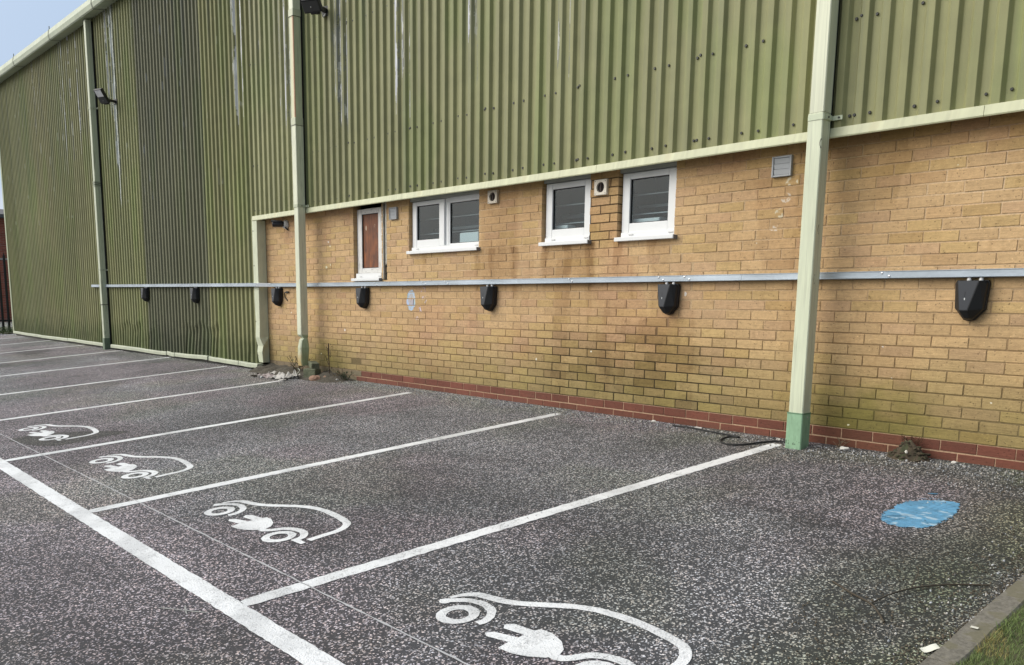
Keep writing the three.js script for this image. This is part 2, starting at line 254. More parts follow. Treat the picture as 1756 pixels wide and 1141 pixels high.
function brickTextures(x0, w, y0, h, W, H) {
  const o2 = [0, 0, 0];
  const at = (i, j) => [x0 + (i + .5) / W * w, y0 + (j + .5) / H * h];
  const drag = (x, y, i, j) => fbm(x * 14 + 5 * Math.floor(y / .075), y * 230, 3) * .62 + .38 * hsh(i, j);
  const map = tex(W, H, (i, j, o) => {
    const [x, y] = at(i, j); wallSoilShade(x, y, o2);
    const d = drag(x, y, i, j), pit = hsh((x * 190) | 0, (y * 190 + 4000) | 0), f = fbm(x * 60, y * 60, 3); let k = .78 + .46 * d + .26 * (f - .45), gr = 0;
    if (pit > .982 && f < .52) k *= .52; else if (pit < .006) { k *= 1.35; }
    let r = k * o2[0] * .50, g = k * o2[1] * .337, b = k * o2[2] * .176; if (y < 0) { r = .82 * k * mix(1, o2[0], .6); g = .82 * k * mix(1, o2[1], .6); b = .82 * k * mix(1, o2[2], .6); const dt = sm(.5, .7, fbm(x * 5 + 9, y * 14, 4)) * .5 + .5 * (1 - sm(-.13, -.07, y + .05 * (f - .5))); r = mix(r, .45 * k, dt * .6); g = mix(g, .62 * k, dt * .5); }
    const E1 = (cx, cy, rx, ry) => Math.hypot((x - cx) / rx, (y - cy) / ry);
    // chalky run-off below the grey vent, blue and lilac paint daubs, pale chips
    const ef = (E1(2.86, 1.75, .05, .04) < 1 || E1(2.82, 1.645, .045, .035) < 1 || E1(2.79, 1.54, .05, .035) < 1 || E1(2.75, 1.43, .05, .02) < 1) ? sm(.42, .62, fbm(x * 45, y * 45, 3)) : 0;
    r = mix(r, .62, ef * .75); g = mix(g, .56, ef * .75); b = mix(b, .48, ef * .75);
    const q = E1(-1.85, .885, .085, .115) + .25 * (fbm(x * 40, y * 40, 2) - .5), rg = q < 1 ? (q > .62 ? .85 : .45) * sm(.2, .5, fbm(x * 50, y * 30, 3) + .1) : 0;
    r = mix(r, .40, rg); g = mix(g, .56, rg); b = mix(b, .74, rg);
    const lil = (E1(-1.60, .89, .045, .05) < 1 || E1(-1.67, .78, .04, .03) < 1 || E1(-1.62, 1.0, .05, .03) < 1 || E1(-1.74, .68, .04, .02) < 1) ? sm(.5, .62, fbm(x * 60, y * 50, 3)) : 0;
    r = mix(r, .60, lil); g = mix(g, .52, lil); b = mix(b, .60, lil);
    for (const [cx, cy, s] of [[3.62, .59, .012], [3.70, .38, .014], [3.42, .03, .02], [4.33, .27, .013], [-3.66, 1.62, .03], [-3.62, 1.57, .03], [-3.72, 1.30, .035], [-3.62, 1.33, .02], [1.97, .95, .03], [-3.3, .50, .03], [.23, .32, .02], [.95, .43, .02], [-1.0, 1.2, .01], [2.6, 1.33, .012], [4.0, 1.75, .01], [-4.7, .70, .02], [-3.9, .17, .02]]) if (E1(cx, cy, s * .62, s * .5) < .35 + 1.3 * (f - .1)) { r = .72; g = .68; b = .56; }
    o[0] = r; o[1] = g; o[2] = b;
  });
  const bump = tex(W, H, (i, j, o) => { const [x, y] = at(i, j), d = drag(x, y, i, j), pit = hsh((x * 190) | 0, (y * 190 + 4000) | 0); o[0] = o[1] = o[2] = clamp(.35 + .55 * d - (pit > .982 ? .35 : 0)); }, false);
  return new THREE.MeshStandardMaterial({ map, bumpMap: bump, bumpScale: .005, roughness: .93, vertexColors: true });
}
const TXS = -.42, BY = -.25, BH = 2.5;
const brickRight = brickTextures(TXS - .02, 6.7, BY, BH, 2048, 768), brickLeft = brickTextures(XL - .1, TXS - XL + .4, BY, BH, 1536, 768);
const brickUV = (g, x) => x >= TXS ? uvXY(g, TXS - .02, 6.7, BY, BH) : uvXY(g, XL - .1, TXS - XL + .4, BY, BH);
function brickGeo(x0, x1, y0, y1, z, tone) { // chamfered face, four sides, slightly out of true
  const c = .0022, D = .1, q = () => rr(-.0012, .0012), zz = [z + q(), z + q(), z + q(), z + q()];
  const a = [[x0 + q(), y0 + q()], [x1 + q(), y0 + q()], [x1 + q(), y1 + q()], [x0 + q(), y1 + q()]];
  const F = a.map(([x, y], i) => [x + (i === 0 || i === 3 ? c : -c), y + (i < 2 ? c : -c), zz[i]]), M = a.map(([x, y], i) => [x, y, zz[i] - c]), B = a.map(([x, y]) => [x, y, -D]);
  const P = [], t = (...v) => v.forEach(p => P.push(...p));
  t(F[0], F[1], F[2], F[0], F[2], F[3]);
  for (let i = 0; i < 4; i++) { const k = (i + 1) % 4; t(M[i], M[k], F[k], M[i], F[k], F[i]); t(B[i], B[k], M[k], B[i], M[k], M[i]); }
  const g = new THREE.BufferGeometry(); g.setAttribute('position', new THREE.Float32BufferAttribute(P, 3)); g.computeVertexNormals();
  const C = new Float32Array(P.length); for (let i = 0; i < P.length; i += 3) { C[i] = tone[0]; C[i + 1] = tone[1]; C[i + 2] = tone[2]; } g.setAttribute('color', new THREE.BufferAttribute(C, 3));
  return brickUV(g, (x0 + x1) / 2);
}
{
  rnd = mulberry(21);
  // mortar bed behind the bricks, with the openings left free
  const brick_wall = (() => {
    const s = new THREE.Shape([[XL, -.5], [XR, -.5], [XR, 2.3], [XL, 2.3]].map(p => new THREE.Vector2(...p)));
    for (const [a, b, c, d] of OPEN) { const e = .004, h = new THREE.Path(); h.moveTo(a - e, c - e); h.lineTo(a - e, d); h.lineTo(b + e, d); h.lineTo(b + e, c - e); h.closePath(); s.holes.push(h); }
    const g = new THREE.ExtrudeGeometry(s, { depth: .11, bevelEnabled: false }); g.translate(0, 0, -.1137); uvXY(g, XL, XR - XL, -.25, 2.6);
    const o2 = [0, 0, 0], W = 1536, H = 512;
    const T = tex(W, H, (i, j, o) => {
      const x = XL + (i + .5) / W * (XR - XL), y = -.25 + (j + .5) / H * 2.6, n = fbm(x * 3, y * 3, 4), f = .8 + .4 * hsh(i, j); wallSoilShade(x, y, o2);
      let pale = .42 + .9 * (n - .45) + .5 * box01(x, -3, .85, .4) * sm(.8, 1.5, y) + .3 * sm(.9, 1.4, y) * sm(2, 3, x);
      let dark = box01(x, .84, 1.24, .03) * sm(1.33, 1.42, y) + box01(x, .1, 2.5, .5) * (1 - sm(.35, .85, y)) + .28 * sm(1.5, 4, x) * (1 - sm(.4, 1.1, y)) + box01(x, -3.6, 0, .5) * (1 - sm(.3, .8, y)) * .45;
      pale = clamp(pale - dark * 1.3); dark = clamp(dark);
      o[0] = mix(mix(.34, .58, pale), .085, dark) * f * o2[0]; o[1] = mix(mix(.225, .43, pale), .056, dark) * f * o2[1]; o[2] = mix(mix(.115, .27, pale), .028, dark) * f * o2[2];
      if (y < .0) { o[0] = .42 * f; o[1] = .28 * f; o[2] = .18 * f; if (x < -3.1) { o[0] *= .4; o[1] *= .4; o[2] *= .4; } }
    });
    const m = mesh('brick_wall', g, new THREE.MeshStandardMaterial({ map: T, roughness: .95 }), warehouse); return m;
  })();
  const list = [];
  for (let c = -4; c < 29; c++) {
    const red = c < 0, y0 = c * .075 + .0045, y1 = (c + 1) * .075 - .0045, off = (((c % 2) + 2) % 2) ? 0 : .1125; let x = -5.4 - .225 + off; x = Math.floor((XL - off) / .225) * .225 + off;
    for (; x < XR; x += .225) {
      let a = x + .0034 + rr(-.0015, .002), b = x + .225 - .0034 + rr(-.002, .002);
      // stepped crack: a wider joint wandering down the wall
      for (const [cx, cy] of [[1.81, 1.315], [1.92, 1.24], [2.034, 1.165], [2.016, 1.016], [1.91, .94], [2.025, .862], [1.905, .785], [1.80, .71], [1.685, .635], [1.575, .56]]) if (cy > c * .075 && cy < (c + 1) * .075) { if (Math.abs(x - cx) < .09) a += .0075; if (Math.abs(x + .225 - cx) < .09) b -= .0075; }
      a = Math.max(a, XL + .002); b = Math.min(b, XR - .002); if (b - a < .02) continue;
      let cuts = [[a, b]];
      if (!red) for (const [oa, ob, oc] of OPEN) if (y1 > oc + .02) cuts = cuts.flatMap(([p, q]) => q < oa || p > ob ? [[p, q]] : [[p, oa], [ob, q]].filter(([u, v]) => v - u > .015));
      for (const [p, q] of cuts) {
        let k = 1 + .075 * (rnd() - .5) * 2; const h = rnd(); let t;
        if (red) { const mud = x < -3.1 ? 1 : 0, dk = .85 + .3 * rnd(); t = mud ? [.30 * k, .22 * k, .15 * k] : [.255 * dk, .082 * dk, .058 * dk]; }
        else { t = h < .16 ? [.93, .91, .98] : h < .34 ? [.97, .99, .88] : [1, 1, 1]; t = t.map(v => v * k); }
        let z = rr(-.0018, .0018); if (!red && Math.abs((p + q) / 2 + 3.02) < .08 && c === 1) z = -.028;
        list.push({ p, q, y0, y1, z, t, red, x: (p + q) / 2, c });
      }
    }
  }
  // nearest bricks are pieces of their own, the far ones are joined
  const single = new Set(list.filter(b => !b.red && b.p < 4.75 && b.y0 < 2.0).sort((a, b) => Math.hypot(a.x - 5.2, (a.c - 12) * .02) - Math.hypot(b.x - 5.2, (b.c - 12) * .02)).slice(0, 300));
  const rest = { l: [], r: [] };
  for (const b of list) {
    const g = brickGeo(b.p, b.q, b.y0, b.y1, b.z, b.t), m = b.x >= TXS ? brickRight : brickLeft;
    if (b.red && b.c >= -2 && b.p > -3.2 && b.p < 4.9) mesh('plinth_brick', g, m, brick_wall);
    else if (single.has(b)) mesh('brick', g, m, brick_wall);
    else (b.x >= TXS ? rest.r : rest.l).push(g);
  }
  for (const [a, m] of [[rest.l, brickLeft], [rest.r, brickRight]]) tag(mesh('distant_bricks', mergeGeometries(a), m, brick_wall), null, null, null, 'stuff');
  // dark movement joint with ragged pale edges beside the boarded window
  mesh('movement_joint', bx(-2.415, -2.335, 1.122, 2.2, -.11, -.03), mat([.012, .012, .011]), warehouse);
  const rag = []; for (let y = 1.13; y < 2.02; y += .018) { rag.push(bx(-2.414, -2.402 + rr(-.004, .004), y, y + .0175, -.0295, rr(-.004, .004))); if (y > 1.3) rag.push(bx(-2.356 + rr(-.003, .005), -2.336, y, y + .0175, -.0295, rr(-.006, .002))); }
  mesh('mortar_edge', merge(rag), mat([.42, .39, .33], { roughness: .95 }), warehouse);
  mesh('sealant_bead', bx(-2.378, -2.371, 1.30, 2.2, -.0298, -.012), mat([.5, .5, .47]), warehouse);
}
// ---- cladding
const PIT = 1.257 / 9, VZ = .102, CD = .031;
function cladTexture(x0, w, y0, h, W, H, streaks, lowY) {
  return tex(W, H, (i, j, o) => {
    const x = x0 + (i + .5) / W * w, y = y0 + (j + .5) / H * h, a = fbm(x * .9, y * .35, 4), s = fbm(x * 26, y * .7, 4), d = fbm(x * 9 + 4, y * 9, 4), g = hsh(i, j), hi = sm(2.6, 5, y);
    let k = .93 + .50 * (a - .5) + .34 * (s - .5) + .20 * (d - .5) + .04 * (g - .5), r, gg, b; k *= 1 - .22 * hi * sm(.35, .7, s * .5 + a * .5);
    const grey = sm(.5, .8, fbm(x * 14 + 7, y * .55 + 2, 4)) * (.25 + .5 * hi);
    k *= lowY ? .78 : .89; r = mix(.262, .19, grey) * k; gg = mix(.262, .20, grey) * k; b = mix(.122, .125, grey) * k;
    const alg = sm(.50, .72, fbm(x * 3 + 50, y * .8, 4)) * .5; r *= 1 - .18 * alg; b *= 1 - .3 * alg;
    for (const [sx, sy, len, wd, st] of streaks) { // paint flaked off in vertical runs: bare zinc with a pale rim
      if (y > sy - len && Math.abs(x - sx) < wd * 2.2) {
        const u = Math.abs(x - sx + .012 * (fbm(y * 2 + sx, sx * 7, 3) - .5)) / wd, lim = (.9 + .7 * (fbm(x * 60 + 3, y * 4, 4) - .5) * 2) * sm(0, len * .55, y - sy + len) * (.25 + .75 * sm(.36, .50, fbm(x * 22 + sx, y * 2.6 + sx * 5, 3))), f = fbm(x * 70, y * 6, 4);
        if (u < lim * st) { const v = .30 + .35 * f; r = v * .98; gg = v * 1.02; b = v * 1.10; if (u > lim * st - .16 && f > .5) { r = gg = b = .62; } }
        else if (u < lim * 2.1 && f > .36) { const q = .6; r = mix(r, .135, q); gg = mix(gg, .145, q); b = mix(b, .125, q); if (f > .66) { r = .36; gg = .37; b = .31; } }
        else if (u < lim * 2.1 && g > .9) { r *= .3; gg *= .3; b *= .3; }
      }
    }
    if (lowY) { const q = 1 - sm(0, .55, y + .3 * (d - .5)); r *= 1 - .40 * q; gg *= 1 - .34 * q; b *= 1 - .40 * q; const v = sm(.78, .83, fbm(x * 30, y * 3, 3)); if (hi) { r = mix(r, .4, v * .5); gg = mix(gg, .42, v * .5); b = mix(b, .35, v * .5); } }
    o[0] = r; o[1] = gg; o[2] = b;
  });
}
const KR = [[-3.22, 3.75, .55, .03, .5], [-3.10, 3.3, .45, .032, 1], [-3.10, 3.9, 1.0, .032, 1], [-2.98, 3.6, .9, .016, .4], [-1.93, 3.4, .5, .028, .8], [-1.83, 3.3, .55, .03, 1], [-1.83, 3.6, .5, .03, 1], [-1.71, 3.4, .7, .016, .35], [-.68, 3.7, .3, .02, .8], [-.575, 3.7, .35, .022, .8], [-.56, 3.5, .7, .014, .3], [.57, 3.3, .5, .012, .25], [.70, 3.2, .5, .01, .2], [-4.46, 3.7, .7, .03, .9], [-4.34, 3.3, .7, .025, 1], [-4.26, 3.0, .6, .02, 1], [-4.60, 3.9, .8, .012, .6], [-5.2, 4.5, .8, .016, .8]];
const KL = [[-6.0, 4.6, .9, .016, .7], [-5.93, 4.2, 1.0, .026, .9], [-5.7, 4.6, 1.2, .015, .8], [-6.3, 4.9, .9, .012, .7], [-11.35, 5.2, .9, .05, .5], [-11.2, 4.9, .8, .04, .7], [-11.08, 4.0, .9, .03, .8], [-10.98, 3.3, .8, .03, .6], [-13.72, 4.4, .9, .03, .8], [-14.4, 5.0, 1.1, .04, .8], [-14.2, 4.5, 1, .02, .6], [-16.5, 5.2, .8, .04, .7], [-13.2, 4.6, .8, .02, .6], [-16.2, 4.6, 1, .025, .6]];
const cladR = new THREE.MeshStandardMaterial({ map: cladTexture(-5.6, 12, 1.9, 3.3, 2048, 768, KR, false), roughness: .66, vertexColors: true });
const cladL = new THREE.MeshStandardMaterial({ map: cladTexture(-20.3, 15, -.2, 6.7, 2048, 1024, KL, true), roughness: .82, vertexColors: true });
const DENT = [[-11.5, -10.15, .41, .026], [-10.1, -9.5, .30, .014], [-8.3, -6.7, .46, .024], [-15.8, -14.7, .23, .022], [-18.9, -17.9, .3, .016], [-5.95, -5.6, .30, .014], [-13.2, -12.4, .5, .01]];
function sheet(x0, x1, y0, y1, right, tone) {
  const rows = []; if (right) { rows.push(y0, y1); } else { for (let y = y0; y < .66; y += .045) rows.push(y); rows.push(.7, 1.2, 3, y1); }
  const xs = [], n = Math.round((x1 - x0) / PIT);
  for (let i = 0; i < n; i++) { const b = x0 + i * PIT, k = PIT / .1397; for (const [dx, z] of [[-.0005, 0], [.0238, 0], [.0268, .002], [.0435, CD - .002], [.0465, CD], [.0931, CD], [.0961, CD - .002], [.1130, .002], [.1160, 0]]) xs.push([b + dx * k, z]); }
  xs.push([x0 + n * PIT, 0]);
  const P = [], C = [], o = [], bow = rr(-.004, .004);
  const at = (x, z, y) => {
    let dz = 0, dx = 0;
    if (!right) for (const [a, b, yc0, amp] of DENT) { const w = sm(a, a + .2, x) * (1 - sm(b - .2, b, x)); if (!w) continue; const yc = yc0 + .05 * Math.sin(x * 9); if (y < yc) { const t = (yc - y) / .45; dz -= amp * .8 * w * Math.min(1, t * 4) * (1 - .45 * Math.min(1, t)); dx -= .07 * w * t * (.5 + vn(x * 3, 2)); } else if (y < yc + .12) { dz += amp * .2 * w * (1 - (y - yc) / .12); } }
    return [x + dx, y, VZ + z + dz + bow * Math.sin((y - y0) * 1.1)];
  };
  const zOff = rr(0, .0012);
  for (let r = 0; r + 1 < rows.length; r++) for (let i = 0; i + 1 < xs.length; i++) {
    const a = at(xs[i][0], xs[i][1] + zOff, rows[r]), b = at(xs[i + 1][0], xs[i + 1][1] + zOff, rows[r]), c = at(xs[i + 1][0], xs[i + 1][1] + zOff, rows[r + 1]), d = at(xs[i][0], xs[i][1] + zOff, rows[r + 1]);
    P.push(...a, ...b, ...c, ...a, ...c, ...d); for (let k = 0; k < 6; k++) C.push(...tone);
  }
  const g = new THREE.BufferGeometry(); g.setAttribute('position', new THREE.Float32BufferAttribute(P, 3)); g.computeVertexNormals(); g.setAttribute('color', new THREE.Float32BufferAttribute(C, 3));
  right ? uvXY(g, -5.6, 12, 1.9, 3.3) : uvXY(g, -20.3, 15, -.2, 6.7);
  return mesh('cladding_sheet', g, right ? cladR : cladL, warehouse);
}
const bolts = [];
const bolt = (x, y, z, s = .0075) => { const g = new THREE.CylinderGeometry(s * .8, s, .006, 8); g.rotateX(Math.PI / 2); g.translate(x, y, z + .003); bolts.push(g); };
{
  rnd = mulberry(33);
  const LP = -.455, SW = 1.257;
  for (let k = -4; k < 6; k++) {
    const x0 = LP + k * SW; const v = .97 + .06 * rnd(); sheet(x0, x0 + SW, 2.04, 6.28, true, [v, v, v * .99]);
    for (const y of [2.126, 2.742, 4.1]) for (const dx of [0, .046, .138, .426, .566, .846, .985]) if (rnd() > .06) bolt(x0 + dx, y + rr(-.006, .006), dx === .046 ? VZ + CD + .001 : VZ + .006, rr(.0100, .0125));
  }
  const B = [[-7.13, -5.483, 1.05, 1.05, 1.0], [-8.53, -7.13, .63, .64, .76], [-9.93, -8.53, .59, .60, .74], [-11.33, -9.93, 1.0, 1.03, .95], [-12.73, -11.33, .98, .98, .92], [-14.13, -12.73, 1.03, 1.02, 1], [-15.53, -14.13, .98, 1, .93], [-16.93, -15.53, 1.02, .99, .98], [-18.33, -16.93, .96, .98, .94], [-19.03, -18.33, .95, .97, .92], [-20.15, -19.03, .82, .84, .72]];
  for (const [a, b, ...t] of B) { const n = Math.round((b - a) / PIT); sheet(b - n * PIT, b, -.05, 6.28 + (b < -11 ? (-11 - b) * .017 : 0), false, t); for (const y of [.06, 1.30, 1.62, 2.42, 3.4, 4.6, 5.4]) for (const f of [.02, .3, .62]) if (rnd() > .25) bolt(b - n * PIT + Math.round(f * n) * PIT, y + rr(-.01, .01), VZ + .003, .011); }
  tag(mesh('fixing_bolts', merge(bolts), mat([.012, .013, .012], { roughness: .5 }), warehouse), null, null, null, 'stuff');
}
const weather = (c, s = 1) => { const W = 512, H = 256; return tex(W, H, (i, j, o) => { const a = fbm(i / 50, j / 30, 5), b = fbm(i / 7 + 30, j / 40, 3), k = .92 + .34 * (a - .5) + .22 * (b - .5), rust = sm(.66, .8, a) * .35 * s; o[0] = mix(c[0] * k, .42, rust); o[1] = mix(c[1] * k, .36, rust); o[2] = mix(c[2] * k, .20, rust); }, true, true); };
const flashMat = new THREE.MeshStandardMaterial({ map: weather(flashGreen), roughness: .5 });
const trimMat = new THREE.MeshStandardMaterial({ map: weather(paleGreen, .3), roughness: .5 });
const longUV = (g, k = .6) => { const p = g.attributes.position, uv = new Float32Array(p.count * 2); for (let i = 0; i < p.count; i++) { uv[2 * i] = (p.getX(i) + p.getZ(i)) * k; uv[2 * i + 1] = (p.getY(i) + p.getZ(i)) * k; } g.setAttribute('uv', new THREE.BufferAttribute(uv, 2)); return g; };
{ // drip flashing under the upper sheets, in lengths
  const ys = (x) => x > -.5 && x < 2.2 ? -.008 : 0;
  for (const [a, b] of [[-5.53, -1.83], [-1.827, 1.075], [1.078, 4.17], [4.173, 6.2]]) {
    const pr = (x, d) => [[x, 2.062 + d, .10], [x, 2.058 + d, .138], [x, 2.000 + d, .146], [x, 1.992 + d, .142], [x, 1.998 + d, .10], [x, 2.03 + d, -.02], [x, 2.06 + d, -.02]];
    mesh('flashing', longUV(loft([pr(a, ys(a)), pr((a + b) / 2, ys((a + b) / 2)), pr(b, ys(b))])), flashMat, warehouse);
  }
  // soffit board closing the gap between sheets and brick
  mesh('soffit', bx(XL, XR, 2.064, 2.09, -.12, .098), mat([.10, .10, .07]), warehouse);
  for (const [a, b] of [[1.20, 1.835], [.258, .895], [-1.90, -.645]]) mesh('head_trim', bx(a, b, 1.984, 2.063, -.075, -.022), mat([.33, .34, .32]), warehouse);
  // corner trim where full height cladding ends
  const cr = (y, xl, xr, z) => [[xl, y, z], [xr, y, z], [xr + .004, y, z - .004], [XL + .004, y, .004], [XL - .01, y, .004], [xl + .01, y, z - .02], [xl, y, z - .006]];
  mesh('corner_trim', longUV(loft([cr(-.035, -5.56, -5.385, .112), cr(.12, -5.55, -5.37, .128), cr(.21, -5.53, -5.35, .120), cr(.33, -5.525, -5.40, .146), cr(.55, -5.52, -5.402, .138), cr(.85, -5.54, -5.402, .137), cr(1.996, -5.545, -5.402, .137)])), trimMat, warehouse);
  for (const y of [1.85, 1.36, .56, .07]) { const g = new THREE.CylinderGeometry(.008, .008, .006, 8); g.rotateX(Math.PI / 2); g.translate(-5.515, y, .138); mesh('trim_screw', g, mat([.05, .055, .045]), warehouse); }
  mesh('end_trim', longUV(merge([bx(-20.20, -20.08, -.06, 6.3, .02, .145, .004)])), mat([.33, .36, .24]), warehouse);
  // base flashing along the ground
  const bm = new THREE.MeshStandardMaterial({ map: weather([.42, .45, .34], 1.2), roughness: .6 });
  const bf = (x, d, h = 0) => [[x, -.045 + h, .10], [x, -.040 + h, .150 + d], [x, -.058 + h, .158 + d], [x, -.105 + h, .160 + d], [x, -.108 + h, .150 + d], [x, -.06 + h, .10]];
  for (const [a, b, d0, d1, h0, h1] of [[-6.05, -5.40, .03, .035, -.006, -.012], [-7.2, -6.055, .0, .03, .0, -.006], [-8.6, -7.205, .01, .02, -.01, .012], [-9.0, -8.65, .0, .01, .0, -.016], [-11.9, -9.05, .04, .0, .0, -.012], [-15.0, -12.2, .01, .02, .01, 0], [-17.3, -15.01, 0, .01, .0, .01], [-20.1, -17.32, 0, 0, .02, .005]]) {
    const R = []; const N = 6; for (let i = 0; i <= N; i++) { const t = i / N; R.push(bf(mix(a, b, t), mix(d0, d1, t) + .016 * (vn(a * 7 + i * 1.7, 3) - .5), mix(h0, h1, t) + .010 * (vn(a * 5 + i * 2.1, 8) - .5))); } mesh('base_flashing', longUV(loft(R)), bm, warehouse);
  }
  mesh('dwarf_wall', bx(-20.1, XL + .02, -.6, -.07, -.15, .098), mat([.10, .095, .08]), warehouse);
}
{ // eaves gutter in lengths with joint straps
  const gm = new THREE.MeshStandardMaterial({ map: weather([.43, .48, .36], .5), roughness: .5 });
  const lift = (x) => x < -11 ? (-11 - x) * .017 : 0;
  const pf = (x, e = 0) => { const d = lift(x); return [[x, 6.188 + d - e, .09], [x, 6.148 + d - e, .325 + e], [x, 6.165 + d, .345 + e], [x, 6.245 + d, .365 + e], [x, 6.345 + d + e, .350 + e], [x, 6.352 + d + e, .30], [x, 6.30 + d, .09]]; };
  const J = [-20.3, -17.15, -14.15, -11.3, -8.4, -5.4, -2.4, .6, 3.6, 6.2];
  for (let i = 0; i + 1 < J.length; i++) mesh('gutter', longUV(loft([pf(J[i] + .002), pf(J[i + 1] - .002)]), .3), gm, warehouse);
  for (const x of J.slice(1, 9)) mesh('gutter_joint', merge([loft([pf(x - .03, .004), pf(x + .03, .004)]), bx(x - .006, x + .006, 6.30 + lift(x), 6.42 + lift(x), .33, .345)]), mat([.20, .22, .17]), warehouse);
  // roof, end wall and back so that the building is closed
  const roof = loft([[[-20.2, 6.30, .09], [-20.2, 7.6, -9], [-20.2, 6.2, -18], [-20.2, 6.1, -18], [-20.2, 7.5, -9], [-20.2, 6.2, .06]], [[XR, 6.30, .09], [XR, 7.6, -9], [XR, 6.2, -18], [XR, 6.1, -18], [XR, 7.5, -9], [XR, 6.2, .06]]]);
  mesh('roof', roof, mat([.25, .26, .25]), warehouse);
  mesh('end_wall', bx(-20.19, -20.05, -.3, 6.2, -18, .02), mat([.22, .23, .12]), warehouse);
  mesh('end_wall', bx(XR - .14, XR - .002, -1, 6.2, -18, -.13), mat([.22, .23, .12]), warehouse);
  mesh('rear_wall', bx(-20.05, XR - .15, -.3, 6.15, -18.1, -17.95), mat([.22, .23, .12]), warehouse);
}
// ---- windows
const upvc = new THREE.MeshStandardMaterial({ color: lin(.72, .73, .73), roughness: .32 });
const glassM = new THREE.MeshPhysicalMaterial({ color: lin(.80, .85, .86), transmission: 1, thickness: 0, roughness: .03, ior: 1.5, specularIntensity: .7 });
const gasket = mat([.012, .013, .015], { roughness: .6 });
const roomM = mat([.17, .225, .27], { roughness: .9 }), railM = mat([.55, .60, .63]), boxM = mat([.80, .83, .84]);
function sash(w, x0, x1, y0, y1, gx0, gx1, gy0, gy1, z) {
  mesh('sash', merge([bx(x0, gx0, y0, y1, z - .05, z, .005), bx(gx1, x1, y0, y1, z - .05, z, .005), bx(gx0, gx1, y0, gy0, z - .05, z - .0015, .004), bx(gx0, gx1, gy1, y1, z - .05, z - .0015, .004)]), upvc, w);
  mesh('gasket', frameGeo(gx0 - .002, gx1 + .002, gy0 - .002, gy1 + .002, z - .032, z - .014, .009, .001), gasket, w);
  mesh('pane', bx(gx0, gx1, gy0, gy1, z - .026, z - .022), glassM, w);
}
function room(w, x0, x1, y0, y1, things) { // shallow recess behind the glass with thin pale bars and white boxes
  const D = -.62; mesh('inner_wall', merge([bx(x0 - .25, x1 + .25, y0 - .3, y1 + .2, D - .02, D), bx(x0 - .27, x0 - .25, y0 - .3, y1 + .2, D, -.13), bx(x1 + .25, x1 + .27, y0 - .3, y1 + .2, D, -.13), bx(x0 - .25, x1 + .25, y0 - .04, y0 - .015, D, -.12), bx(x0 - .25, x1 + .25, y1 + .18, y1 + .2, D, -.12)]), roomM, w);
  for (const [y, z, h] of things.rails) mesh('inner_rail', bx(x0 - .2, x1 + .2, y, y + h * .75, z, z + .010, .0025), railM, w);
  for (const [a, b, h, z] of things.boxes) mesh('inner_box', bx(a, b, y0 - .015, y0 + h, z, z + .12, .012), boxM, w);
}
const win = (label) => { const g = grp('window', warehouse); g.userData.label = label; return g; };
function sill(w, x0, x1, y0, y1) { mesh('sill', longUV(merge([bx(x0, x1, y0, y0 + .034, -.06, .045, .004), bx(x0 + .03, x1 - .03, y0 + .033, y1, -.075, -.012, .003)])), upvc, w); mesh('sill_cap', bx(x1 + .0005, x1 + .010, y0 - .004, y0 + .028, -.01, .047, .002), mat([.16, .16, .165]), w); for (const x of [x0 + .12, x1 - .09]) mesh('drain_cap', bx(x, x + .05, y0 + .052, y0 + .060, -.012, -.004, .002), mat([.55, .55, .55]), w); }
